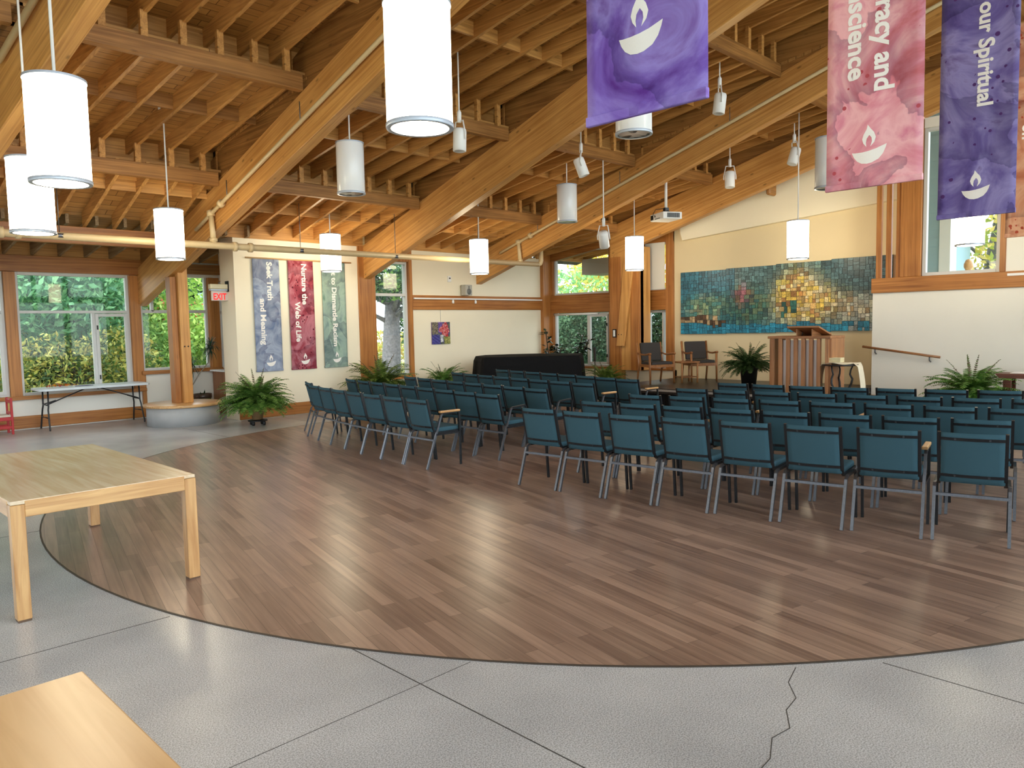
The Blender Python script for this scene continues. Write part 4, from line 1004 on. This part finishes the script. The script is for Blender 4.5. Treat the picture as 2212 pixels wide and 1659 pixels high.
o = MB().lathe([(0, 0), (.15, 0), (.155, .006), (0, .01)], 24).build('dark_mat', plain('purple_mat', lin(84, 74, 104), .8)); o.scale = (1, .6, 1); o.location = (4.30, 15.22, .741)
tag(o, 'flat dark purple mat on the folding table beside the paper leaves', 'mat')

# ------------------------------------------------------------------ red child chair, left edge
t = thing('child_chair', 'small red wooden child chair with gold back panel at the left edge', 'chair', (2.93, 15.20, 0), PI)
M_RED = plain('red_paint', lin(176, 28, 34), .4)
for y in (-.15, .15): MB().box(-.20, -.165, y-.02, y+.02, 0, .62).build('leg', M_RED, t, .004)
for y in (-.15, .15): MB().box(.13, .165, y-.02, y+.02, 0, .30).build('leg', M_RED, t, .004)
mb = MB(); mb.box(-.20, -.17, -.15, .15, .53, .60); mb.box(-.20, -.17, -.15, .15, .34, .39); mb.build('back_rail', M_RED, t, .006)
MB().box(-.192, -.176, -.06, .06, .39, .53).build('back_panel', plain('gold_panel', lin(196, 160, 70), .5, noise=.3, nscale=60), t)
MB().box(-.17, .17, -.15, .15, .30, .335).build('seat', plain('pale_seat', lin(212, 204, 190), .6), t, .006)
mb = MB(); mb.box(-.18, .15, -.16, -.14, .24, .30); mb.box(-.18, .15, .14, .16, .24, .30); mb.box(-.18, .15, -.16, -.14, .10, .15); mb.box(-.18, .15, .14, .16, .10, .15)
mb.build('side_rail', M_RED, t, .003)

# ------------------------------------------------------------------ plants
def frond(mb, base, az, L_, el, bend, cols, npair=22, w=.075):
    p = Vector(base); sd_ = Vector((-math.sin(az), math.cos(az), 0)); pts = [p.copy()]; st = L_/npair
    for i in range(npair):
        a = el-bend*(i/npair)**1.3
        p = p+Vector((math.cos(az)*math.cos(a), math.sin(az)*math.cos(a), math.sin(a)))*st; pts.append(p.copy())
    for i in range(2, npair+1):
        s = i/npair; q_ = pts[i]; tdir = (pts[i]-pts[i-1]).normalized()
        ww = w*max(.12, math.sin(PI*min(1, s*.85+.12)))**.6*(L_/.6); hw = st*.40; col = random.choice(cols)
        for q in (-1, 1):
            tip = q_+sd_*q*ww+tdir*hw*1.2+Vector((0, 0, -ww*.3+random.uniform(-.008, .008)))
            mb.add([q_-tdir*hw, q_+tdir*hw, tip+tdir*hw*.4, tip-tdir*hw*.4], [(0, 1, 2, 3)], col)
    mb.tube(pts[::5]+[pts[-1]], .003, 3, False, cols[0])
FC = [lin(82, 122, 52), lin(108, 150, 66), lin(66, 104, 46), lin(128, 166, 80), lin(92, 136, 58)]
def make_fern(lab, loc, n_, Lr, zc, seed, rise=(.5, 1.3), pot='stand', droop=.9, cols=FC):
    random.seed(seed)
    t = thing('fern', lab, 'plant', loc, 0, 'potted ferns')
    mb = MB()
    for i in range(n_):
        az = random.uniform(0, 2*PI); el = math.radians(random.uniform(5, 82) if i % 5 < 3 else random.uniform(-5, 30)); L_ = random.uniform(*Lr)
        frond(mb, (.06*math.cos(az), .06*math.sin(az), zc), az, L_, el, random.uniform(1.0, 1.9)*(.62+.4*max(0, el)/1.4), cols)
    for i in range(6):
        az = random.uniform(0, 2*PI); frond(mb, (0, 0, zc), az, Lr[1]*.9, math.radians(random.uniform(45, 75)), .3, [lin(104, 92, 70), lin(90, 110, 60)], 18, .025)
    mb.build('fronds', M_LEAF, t)
    if pot == 'stand':
        MB().lathe([(.09, .10), (.14, zc-.02), (.145, zc), (.12, zc-.01)], 20).build('pot', plain('tan_pot', lin(150, 118, 80), .7), t)
        MB().lathe([(.17, .07), (.17, .09), (0, .091)], 20).build('caster_tray', M_BLKP, t)
        for k in range(4): MB().lathe([(.022, 0), (.028, .02), (.028, .05), (.02, .075)], 10, (.13*math.cos(k*PI/2+.5), .13*math.sin(k*PI/2+.5))).build('caster', M_BLKP, t)
    else:
        MB().lathe([(.0, 0), (.13, 0), (.17, zc-.02), (.18, zc), (.15, zc-.02), (0, zc-.03)], 24).build('pot', M_BLKP, t)
    return t
make_fern('large fern on a black wheeled tray at the corner of the banner wall', (6.36, 12.70, 0), 280, (.42, .70), .42, 21)
make_fern('large fern in front of the narrow tree window behind the left chairs', (9.05, 12.72, 0), 150, (.5, .85), .50, 22, droop=.6, cols=[lin(92, 118, 48), lin(118, 140, 62), lin(76, 102, 44)])
make_fern('fern against the cream far wall, left of the covered piano', (10.88, 12.9, 0), 130, (.35, .62), .42, 23)
make_fern('fern in front of the pier, between the covered piano and the stage', (13.35, 10.26, 0), 150, (.35, .6), .40, 24, cols=[lin(92, 116, 46), lin(110, 132, 58), lin(78, 104, 44)])
make_fern('dark green fern in a black pot on the stage left of the pulpit', (13.6, 6.98, .40), 170, (.34, .56), .42, 25, pot='black', cols=[lin(58, 88, 46), lin(70, 104, 54), lin(46, 74, 40)])
make_fern('fern in front of the white right wall beside the small red-brown table', (13.72, 3.22, 0), 170, (.42, .72), .47, 26)
def rubber(lab, loc, stems, seed, pot):
    random.seed(seed); t = thing('rubber_plant', lab, 'plant', loc, 0, 'rubber plants')
    mb = MB(); ms = MB()
    for (tx, ty, tz, nl) in stems:
        pts = [Vector((0, 0, .3)), Vector((tx*.3, ty*.3, tz*.55)), Vector((tx, ty, tz))]
        ms.tube(pts, .014, 6)
        for i in range(nl):
            s = random.uniform(.55, 1); p = pts[1].lerp(pts[2], (s-.5)*2) if s > .5 else pts[0]
            az = random.uniform(0, 6.28); L_ = random.uniform(.14, .22); el = random.uniform(-.5, .8)
            d = Vector((math.cos(az)*math.cos(el), math.sin(az)*math.cos(el), math.sin(el))); sdv = d.cross(Vector((0, 0, 1))).normalized(); u = sdv.cross(d)
            col = random.choice([lin(30, 48, 38), lin(40, 60, 46), lin(24, 40, 32), lin(52, 72, 54)])
            a = p+d*.03; wv = L_*.27
            mb.add([a, a+d*L_*.35+sdv*wv-u*.01, a+d*L_*.75+sdv*wv*.8-u*.02, a+d*L_-u*.04, a+d*L_*.75-sdv*wv*.8-u*.02, a+d*L_*.35-sdv*wv-u*.01, a+d*L_*.5+u*.012], [(0, 1, 6), (1, 2, 6), (2, 3, 6), (3, 4, 6), (4, 5, 6), (5, 0, 6)], col)
    mb.build('leaves', attr_mat('rubber_leaf_%d' % seed, .25, 0, .5), t); ms.build('stem', M_BARKD, t)
    MB().lathe([(0, 0), (.13, 0), (.17, .28), (.175, .30), (.15, .285), (0, .28)], 20).build('pot', M_BLKP, t)
rubber('dark-leaved rubber plant behind the piano in the corner by the wood post', (14.72, 13.12, 0), [(-.06, .08, 1.5, 26), (.0, -.25, 1.12, 26), (-.1, -.5, 1.1, 22)], 5, 0)
rubber('dark-leaved rubber plant leaning in front of the bay window sash', (14.70, 12.35, 0), [(.05, -.32, 1.42, 24), (0, -.55, 1.30, 20), (0, -.2, 1.1, 14)], 6, 0)
# green glazed pots behind the pillar
def green_pot(lab, loc, r, h):
    t = thing('plant_pot', lab, 'pot', loc, 0, 'green glazed pots')
    MB().lathe([(0, .02), (r*.8, .02), (r*.95, h*.75), (r*.96, h*.78)], 28).build('body', plain('green_glaze', lin(118, 130, 44), .2), t)
    MB().lathe([(r*.97, h*.78), (r*1.04, h*.80), (r*1.05, h), (r*.93, h), (r*.9, h*.9), (0, h*.88)], 28).build('rim', plain('brown_glaze', lin(74, 58, 48), .3), t)
    MB().lathe([(0, 0), (r*.9, 0), (r*1.05, .02), (r*1.0, .025)], 28).build('saucer', plain('saucer_tan', lin(140, 124, 92), .5), t)
    return t
green_pot('green glazed pot with brown rim on a saucer, right of the pillar', (6.46, 15.22, 0), .17, .43)
green_pot('green glazed pot mostly hidden behind the pillar, holding the dracaena', (6.12, 15.10, 0), .18, .40)
t = thing('dracaena', 'spiky dracaena plant with bent bare stems behind the pillar', 'plant', (6.12, 15.10, .33)); random.seed(3)
mb = MB(); ms = MB()
for top, path in (((.13, .1, .72), [(0, 0, 0), (.02, .02, .25), (.06, .05, .45), (.13, .1, .72)]), ((.62, .28, 1.05), [(.03, 0, 0), (.1, .1, .22), (.33, .2, .5), (.55, .25, .72), (.62, .28, 1.05)])):
    ms.tube(path, .012, 6)
    for i in range(70):
        az = random.uniform(0, 6.28); el = random.uniform(-.9, 1.3); L_ = random.uniform(.22, .36)
        d = Vector((math.cos(az)*math.cos(el), math.sin(az)*math.cos(el), math.sin(el))); s_ = d.cross(Vector((0, 0, 1))).normalized()*.009
        a = Vector(top)+Vector((0, 0, random.uniform(-.1, .04))); m_ = a+d*L_*.55; e_ = a+d*L_*.9+Vector((0, 0, -.10))
        col = random.choice([lin(44, 70, 50), lin(62, 90, 62), lin(34, 56, 42)])
        mb.add([a-s_, a+s_, m_+s_, m_-s_], [(0, 1, 2, 3)], col); mb.add([m_-s_, m_+s_, e_], [(0, 1, 2)], col)
mb.build('leaves', M_LEAF, t); ms.build('stem', plain('grey_stem', lin(150, 142, 128), .8), t)
t = thing('snake_plant', 'few broad dark leaves growing in the right green pot', 'plant', (6.46, 15.22, .37))
mb = MB()
for az, h in ((.5, .14), (2.4, .10), (4.5, .07)): mb.add([(0, -.02, 0), (0, .02, 0), (.05*math.cos(az), .035, h*.6), (.06*math.cos(az), 0, h), (.05*math.cos(az), -.035, h*.6)], [(0, 1, 2, 3, 4)], lin(40, 70, 44))
mb.build('leaves', M_LEAF, t)
t = thing('fire_extinguisher', 'red fire extinguisher with a white tag on the wall behind the pillar', 'extinguisher', (6.20, 15.55, .42))
MB().lathe([(0, 0), (.065, 0), (.07, .02), (.07, .30), (.05, .36), (.02, .38)], 20).build('body', plain('extinguisher_red', lin(150, 22, 30), .3), t)
MB().tube([(0, 0, .37), (0, 0, .43), (.06, 0, .45)], .014, 8).tube([(0, 0, .40), (.09, 0, .38), (.10, 0, .2)], .008, 6).build('valve', M_BLKM, t)
MB().box(-.05, .05, -.078, -.073, .17, .38).build('tag', M_WHITE, t)
t = thing('low_cabinet', 'low brown wooden cabinet in the alcove beside the exit door', 'cabinet', (6.9, 15.05, 0))
MB().box(-.10, .13, -.16, .42, 0, .86).build('body', M_TEAK(2), t, .004); MB().box(-.14, .14, -.2, .46, .86, .89).build('top', M_WHITE, t, .003)
# EXIT sign
t = thing('exit_sign', 'red and pale EXIT sign under its emergency light box by the alcove', 'sign', (6.31, 13.86, 2.36))
MB().box(-.17, .16, -.004, .004, -.105, .075).build('panel', plain('exit_panel', lin(214, 200, 190), .4), t)
tv, tf, x0, x1 = text_mb('EXIT', .17, .03); k = .25/(x1-x0)
MB().add([(-.13+(v.x-x0)*k, -.006-v.z, -.085+v.y*.98) for v in tv], tf).build('lettering', (lambda m: (m.node_tree.nodes['Principled BSDF'].inputs['Base Color'].__setattr__('default_value', (.7, .01, .01, 1)), m)[1])(emit('exit_red', (1, .02, .02, 1), .5)), t)
MB().box(-.20, .15, -.05, .05, .11, .20).build('light_box', plain('exit_box', lin(214, 204, 170), .5), t, .006)
MB().box(.13, .16, -.06, .06, .06, .26).build('bracket', M_BLKM, t)
mb = MB(); mb.box(-.19, .15, -.04, .04, .08, .105); mb.build('lens', M_RIM, t, .004)

# ------------------------------------------------------------------ piano, music stand, wall items
t = thing('grand_piano', 'grand piano completely covered with a black cloth in the far corner', 'piano', (0, 0, 0))
top = [(11.35, 12.02), (12.86, 10.62), (13.85, 11.35), (13.5, 12.2), (12.9, 12.75), (12.3, 13.0), (11.75, 12.75)]
cxp = sum(p[0] for p in top)/len(top); cyp = sum(p[1] for p in top)/len(top)
lo = []
for p, q in zip(top, top[1:]+top[:1]):
    for s in range(5): lo.append((p[0]+(q[0]-p[0])*s/5, p[1]+(q[1]-p[1])*s/5))
n = len(lo); vs = []
for lev, (zz, ex) in enumerate(((1.0, 0), (.985, .012), (.90, .05), (.5, .09), (.04, .11))):
    for i, p in enumerate(lo):
        dx, dy = p[0]-cxp, p[1]-cyp; l_ = math.hypot(dx, dy); e = ex+(.025*math.sin(i*1.9)*(lev-1) if lev > 1 else 0)*.4
        vs.append((p[0]+dx/l_*e, p[1]+dy/l_*e, zz+(-.10 if (lev == 2 and i < 3) else 0)))
fs = [tuple(range(n))]+[(l*n+i, (l+1)*n+i, (l+1)*n+(i+1) % n, l*n+(i+1) % n) for l in range(4) for i in range(n)]
MB().add(vs, fs, None, False).build('cloth_cover', M_CLOTHB, t)
for x, y in ((11.8, 12.1), (12.85, 11.1), (12.9, 12.3)): MB().tube([(x, y, 0), (x, y, .6)], .05, 10).build('leg', M_BLKP, t)
t = thing('music_stand', 'black music stand with a flat desk right of the covered piano', 'stand', (14.1, 11.15, 0), math.radians(-45))
MB().box(-.012, .012, -.18, .18, .80, 1.13).build('desk', M_BLKP, t, .004)
MB().tube([(0, 0, .05), (0, 0, .85)], .012, 8).build('pole', M_BLKM, t)
for k in range(3): MB().tube([(0, 0, .12), (.22*math.cos(k*2.1), .22*math.sin(k*2.1), .012)], .01, 6).build('foot', M_BLKM, t)
t = thing('painting', 'small unframed flower painting with a wine glass on the cream far wall', 'painting', (11.40, YA-.03, 1.285))
cv = MB().box(-.275, .275, 0, .025, 0, .51).build('canvas', plain('canvas_edge', lin(120, 100, 140), .8), t)
random.seed(11); mb = MB()
def pcol(u, v):
    r = random.random()
    for fx_, fy_, fr in ((.72, .78, .17), (.52, .66, .13), (.82, .60, .13), (.66, .50, .11), (.80, .42, .10), (.74, .92, .08)):
        if math.hypot(u-fx_, (v-fy_)*1.0) < fr: return random.choice([(196, 60, 64), (214, 110, 116), (226, 160, 160), (170, 46, 50)])
    if u < .36 and v > .45: return random.choice([(120, 112, 96), (150, 140, 116), (96, 88, 84)])
    if u < .42 and v < .40: return (60, 58, 130) if int((u*9+v*14)) % 2 else (86, 84, 160)
    if .45 < u < .60 and .08 < v < .42: return random.choice([(206, 206, 214), (170, 176, 190), (220, 222, 226)])
    if u > .66 and v < .34: return random.choice([(150, 150, 80), (120, 128, 70), (176, 172, 110)])
    if v > .5 and u < .56: return random.choice([(120, 96, 168), (100, 80, 150)])
    return random.choice([(86, 100, 70), (84, 76, 140), (70, 66, 110), (110, 116, 90)])
nu, nv = 26, 24
for i in range(nu):
    for j in range(nv):
        x0_, x1_ = -.275+.55*i/nu, -.275+.55*(i+1)/nu; z0_, z1_ = .51*j/nv, .51*(j+1)/nv
        mb.quad((x0_, -.001, z0_), (x1_, -.001, z0_), (x1_, -.001, z1_), (x0_, -.001, z1_), lin(*pcol((i+.5)/nu, (j+.5)/nv)))
mb.build('painted_picture', attr_mat('paint', .5, 0, nz=30), cv)
MB().tube([(0, .01, .51), (0, .01, .80)], .0025, 5).build('hanging_wire', M_STEEL, t)
t = thing('wall_speaker', 'small grey loudspeaker standing on the wood trim of the far wall', 'speaker', (12.16, YA-.11, 2.42), .15)
MB().box(-.125, .125, -.07, .07, 0, .25).build('cabinet', plain('speaker_grey', lin(176, 172, 160), .5), t, .012, 2)
MB().tube([(.0, -.07, .09), (.0, -.076, .09)], .075, 24).build('woofer', plain('cone_grey', lin(110, 110, 108), .6), t)
MB().tube([(.0, -.07, .195), (.0, -.076, .195)], .022, 16).build('tweeter', plain('cone_grey', lin(110, 110, 108), .6), t)
t = thing('wall_sensor', 'tiny white sensor box on the cream far wall left of the loudspeaker', 'sensor', (11.70, YA-.02, 2.80))
MB().box(-.05, .05, -.02, .02, -.07, .07).build('case', M_WHITE, t, .006); MB().box(-.025, .02, -.024, -.02, .0, .03).build('lens', M_BLKP, t)
t = thing('handrail', 'sloping wooden handrail on two metal brackets on the white right wall', 'handrail', (14.53, 4.4, 0))
MB().tube([(0, .80, 1.165), (0, -.50, .985)], .022, 10).build('rail', M_TEAK(1), t)
for y, z in ((.58, 1.12), (-.33, .99)): MB().tube([(0, y, z), (.0, y, z-.06), (.07, y, z-.09)], .012, 8).build('bracket', M_STEEL, t)
t = thing('bench_table', 'small red-brown wooden table with splayed legs at the right photo edge', 'table', (13.95, 2.35, 0))
M_RB = wood('red_brown_wood', lin(128, 72, 50), lin(90, 46, 32), 1, .4, 40, 1.2, 0)
MB().prism([(-.56, .78), (.56, .78), (.50, .71), (-.50, .71)], -.22, .22, 'yz').build('table_top', M_RB, t, .004)
for y in (-.4, .0, .4):
    for x in (-.15, .15): MB().hexa([(x-.025, y-.07, 0), (x+.025, y-.07, 0), (x+.025, y+.03, 0), (x-.025, y+.03, 0), (x-.025, y-.05, .71), (x+.025, y-.05, .71), (x+.025, y+.06, .71), (x-.025, y+.06, .71)]).build('leg', M_RB, t, .003)
t = thing('white_runner', 'white folded runner lying on the small red-brown table', 'cloth', (13.95, 2.3, .782))
MB().box(-.16, .16, -.5, .42, 0, .012).build('cloth', M_LETTER, t, .004)
o = MB().box(XR-.045, XR-.03, -.2, 2.95, 2.33, 2.37).build('wall_rail', M_WHITE)
tag(o, 'white picture rail strip on the wood beam of the right wall', 'rail')

# ------------------------------------------------------------------ outdoors
random.seed(99)
struct(MB().box(-40, 60, -40, 80, -.4, -.13).build('ground', plain('lawn', lin(122, 128, 84), .9, noise=.4, nscale=1.2)))
def leaf_blob(mb, c, rad, n_, cols, size, dens=.55):
    for i in range(n_):
        while True:
            v = Vector((random.uniform(-1, 1), random.uniform(-1, 1), random.uniform(-1, 1)))
            if dens**2 < v.length < 1: break
        p = Vector(c)+Vector((v.x*rad[0], v.y*rad[1], v.z*rad[2]))
        a = Vector((random.gauss(0, 1), random.gauss(0, 1), random.gauss(0, 1))).normalized(); b = a.cross(Vector((random.gauss(0, 1), random.gauss(0, 1), random.gauss(0, 1)))).normalized(); s_ = size*random.uniform(.6, 1.4)
        mb.add([p-a*s_, p+b*s_*.45, p+a*s_, p-b*s_*.45], [(0, 1, 2, 3)], random.choice(cols))
def tree(name, lab, loc, th, tr, blobs, cols, size, lean=(0, 0), bark=None, group='trees outside the windows', branches=6):
    t = thing(name, lab, 'tree' if name != 'bush' else 'bush', loc, 0, group)
    ms = MB(); n_ = 7
    ms.tube([(lean[0]*i/n_+.03*math.sin(i), lean[1]*i/n_, th*i/n_) for i in range(n_+1)], tr, 12, r1=tr*.55)
    tb = Vector((lean[0], lean[1], th))
    for i in range(branches):
        az = random.uniform(0, 6.28); L_ = random.uniform(.8, 1.8)*max(.5, th*.25); b0 = Vector((lean[0]*.7, lean[1]*.7, th*random.uniform(.55, 1)))
        ms.tube([b0, b0+Vector((math.cos(az)*L_*.5, math.sin(az)*L_*.5, L_*.25)), b0+Vector((math.cos(az)*L_, math.sin(az)*L_, L_*.35))], tr*.28, 6, r1=tr*.06)
    ms.build('trunk', bark or M_BARKD, t)
    mb = MB()
    for c, r_, k in blobs: leaf_blob(mb, c, r_, k, cols, size)
    mb.build('foliage', M_TREE, t); return t
G1 = [lin(86, 140, 96), lin(112, 166, 120), lin(70, 120, 88), lin(130, 180, 130)]
GY = [lin(150, 170, 70), lin(186, 190, 84), lin(110, 140, 60), lin(206, 190, 90)]
GB = [lin(84, 108, 58), lin(130, 140, 70), lin(60, 84, 50), lin(160, 150, 74)]
GR = [lin(206, 74, 84), lin(226, 110, 110), lin(180, 60, 70)]
GS = [lin(52, 84, 62), lin(70, 106, 78), lin(40, 66, 54)]
for i, (x, y, l) in enumerate(((2.5, 27, 'tall dark green tree far behind the left window bushes, left one'), (7.0, 29, 'tall dark green tree far behind the left window bushes, middle one'), (12.0, 30, 'tall dark green tree far behind the alcove window'))):
    tree('dark_tree', l, (x, y, -.13), 2.5, .2, [((0, 0, 2.0), (3.0, 1.6, 2.4), 5200), ((0, 0, 4.6), (2.8, 1.6, 1.9), 3400)], GS+[lin(86, 124, 92)], .17)
for i, (x, y, l) in enumerate(((3.4, 22.6, 'dark understory shrub behind the dense bush at the left windows, left one'), (5.9, 23.6, 'dark understory shrub behind the dense bush at the left windows, middle one'), (8.7, 24.4, 'dark understory shrub behind the slender ash tree'))):
    tree('dark_shrub', l, (x, y, -.13), 1.0, .06, [((0, 0, 1.1), (1.6, .8, 1.3), 4200)], [lin(58, 78, 46), lin(84, 104, 60), lin(44, 58, 40), lin(112, 124, 66)], .09, group='shrubs behind the left bushes', branches=12)
tree('maple_tree', 'blue-green broadleaf tree filling the upper left window', (5.9, 21.5, -.13), 3.2, .13, [((-.6, -1.4, 2.7), (1.6, 1.2, 1.2), 3600), ((.8, .2, 3.6), (1.8, 1.5, 1.6), 3600), ((-2.2, 0, 3.2), (1.5, 1.4, 1.5), 2600)], G1, .10)
tree('red_tree', 'small red-leaved maple glimpsed beyond the left windows', (9.3, 25, -.13), 2.2, .09, [((-.8, -.2, 2.6), (1.3, 1, .9), 1100), ((.9, .3, 2.2), (1.1, 1, .7), 800)], GR, .09)
tree('bush', 'dense yellow-green bush with dark twigs right outside the left windows', (5.2, 18.6, -.13), 1.0, .05, [((-.6, 0, .9), (1.2, .7, .95), 2400), ((.9, .3, 1.1), (1.0, .7, .9), 2200)], GB+[lin(176, 176, 96)], .06, group='bushes outside the left windows', branches=26)
tree('bush', 'bright green bush outside the opening window sash', (7.3, 20.4, -.13), .9, .05, [((0, 0, 1.1), (1.2, .9, 1.15), 4200)], [lin(120, 160, 84), lin(150, 180, 96), lin(92, 132, 66)], .07, group='bushes outside the left windows', branches=10)
tree('bush', 'yellowish bush at the far left window edge', (3.2, 19.4, -.13), .9, .05, [((0, 0, 1.0), (1.3, .9, 1.0), 2400)], GY, .07, group='bushes outside the left windows', branches=14)
tree('ash_tree', 'slender dark-trunked tree with light yellow-green leaves seen left of the pillar', (8.05, 21.8, -.13), 3.4, .10, [((0, 0, 3.1), (1.6, 1.2, 1.3), 2400), ((.6, -.6, 2.0), (1.4, 1.0, .8), 1300), ((1.6, .4, 1.4), (1.2, 1.0, .9), 1500)], [lin(160, 196, 96), lin(190, 214, 120), lin(126, 166, 78)], .09)
tree('bush', 'low pale green bush beyond the alcove window', (9.6, 21.6, -.13), .8, .05, [((0, 0, .9), (1.5, .9, .95), 2400)], [lin(150, 176, 100), lin(180, 196, 120), lin(120, 150, 84)], .07, group='bushes outside the left windows', branches=8)
tree('spruce_tree', 'thick grey leaning spruce trunk outside the narrow window', (12.45, 17.1, -.13), 3.4, .30, [((-.5, -.6, 3.1), (1.0, .8, .6), 1300), ((.8, .2, 2.6), (.5, .6, 1.3), 900), ((.3, .3, 3.6), (1.4, 1.1, .8), 1800)], GS+[lin(120, 160, 90)], .07, (.42, .1), M_BARK, branches=22)
tree('bush', 'autumn yellow shrub beyond the spruce trunk', (15.2, 20.5, -.13), .8, .04, [((0, 0, .9), (1.3, .9, .9), 1500)], [lin(206, 190, 96), lin(186, 160, 110), lin(160, 172, 90)], .08, group='bushes outside the far windows', branches=5)
for i, (y, l) in enumerate(((16.9, 'tall clipped cedar hedge shrub outside the bay window, leftmost one'), (15.2, 'tall clipped cedar hedge shrub outside the bay window, middle one'), (13.6, 'tall clipped cedar hedge shrub outside the bay window beside the pier'), (12.0, 'tall clipped cedar hedge shrub outside the narrow stage window'))):
    tree('cedar_shrub', l, (18.5, y, -.13), 1.4, .06, [((0, 0, 1.15), (.7, 1.0, 1.55), 8000), ((0, 0, 1.1), (.45, .8, 1.3), 3000)], [lin(62, 96, 74), lin(84, 122, 94), lin(46, 76, 60), lin(110, 146, 112)], .06, group='cedar shrubs outside the bay', branches=4)
tree('yellow_tree', 'yellow autumn tree seen through the upper bay window', (25, 17.5, -.13), 4, .2, [((0, 0, 4.4), (2.4, 3.2, 2.4), 3200)], [lin(216, 196, 84), lin(232, 208, 110), lin(170, 180, 80), lin(226, 170, 70)], .15)
tree('green_tree', 'pale green tree seen low in the upper bay window', (22.5, 18.2, -.13), 2.4, .15, [((0, 0, 2.7), (1.6, 2.6, 1.3), 2600)], [lin(120, 176, 120), lin(150, 196, 130), lin(196, 190, 100)], .11)
tree('birch_tree', 'autumn branches with yellow-green leaves outside the tall right window', (20.5, 4.9, -.13), 4.6, .22, [((0, -.4, 4.0), (1.8, 1.6, 1.8), 1500), ((.3, .4, 5.8), (2.2, 2.0, 1.6), 1600)], [lin(206, 196, 96), lin(160, 176, 90), lin(226, 206, 130)], .10, (.3, -.6), M_BARK, branches=18)
t = thing('neighbour_house', 'pale building with horizontal siding seen through the left alcove window', 'building', (9.5, 31, -.13))
mb = MB()
for i in range(20): mb.box(-7, 7, -.02*(i % 2), .3, .25*i, .25*i+.25)
mb.build('wall', plain('pale_siding', lin(226, 214, 214), .8), t); MB().prism([(-7.5, 5), (7.5, 5), (6.5, 6), (-6.5, 6)], -.4, 4, 'xz').build('roof', plain('pink_roof', lin(176, 120, 112), .8), t)
t = thing('neighbour_house', 'blue-grey sided building beyond the narrow spruce window', 'building', (13.2, 27, -.13), 0)
mb = MB()
for i in range(20): mb.box(-1.6, 1.6, -.02*(i % 2), .3, .16*i, .16*i+.16)
mb.build('wall', plain('blue_siding', lin(150, 184, 196), .8), t)
t = thing('outside_wing', 'pale blue-grey sided wing of the building outside the tall right window', 'building', (17.0, 4.42, -.13))
mb = MB()
for i in range(38): mb.box(-.012*(i % 2), 2.2, .18, 4, .17*i, .17*i+.17)
mb.build('siding', plain('wing_siding', lin(150, 180, 194), .8), t)
MB().box(-.04, .4, 0, .2, 0, 6.4).build('corner_panel', plain('wing_white', lin(222, 226, 228), .7), t)
MB().box(-.7, 2.6, -.5, 4, 6.4, 6.5).build('soffit', M_FIR(0), t)
t = thing('newel_post', 'turned wooden post with a ball top outside the tall right window', 'post', (17.0, 4.10, -.13))
MB().lathe([(.06, 0), (.06, 2.6), (.075, 2.62), (.075, 2.68), (.045, 2.70), (.085, 2.78), (.085, 2.84), (.05, 2.92), (0, 2.94)], 16).build('post', M_OAK(2), t)
t = thing('eave_box', 'grey boxed roof eave outside the upper bay window', 'eave', (16.6, 13.15, 3.06))
MB().box(0, .9, -.9, .4, 0, .42).build('fascia', plain('eave_grey', lin(150, 136, 126), .8), t); MB().box(-.05, .12, -1.12, -.9, -.10, .42).build('corner_post', plain('eave_dark', lin(70, 68, 74), .7), t)
struct(MB().hexa([(15.35, 14.4, 3.42), (17.4, 14.4, 3.42), (17.4, 9.4, 4.75), (15.35, 9.4, 4.75), (15.35, 14.4, 3.5), (17.4, 14.4, 3.5), (17.4, 9.4, 4.83), (15.35, 9.4, 4.83)]).build('roof_overhang', plain('overhang_dark', lin(58, 54, 54), .8)))
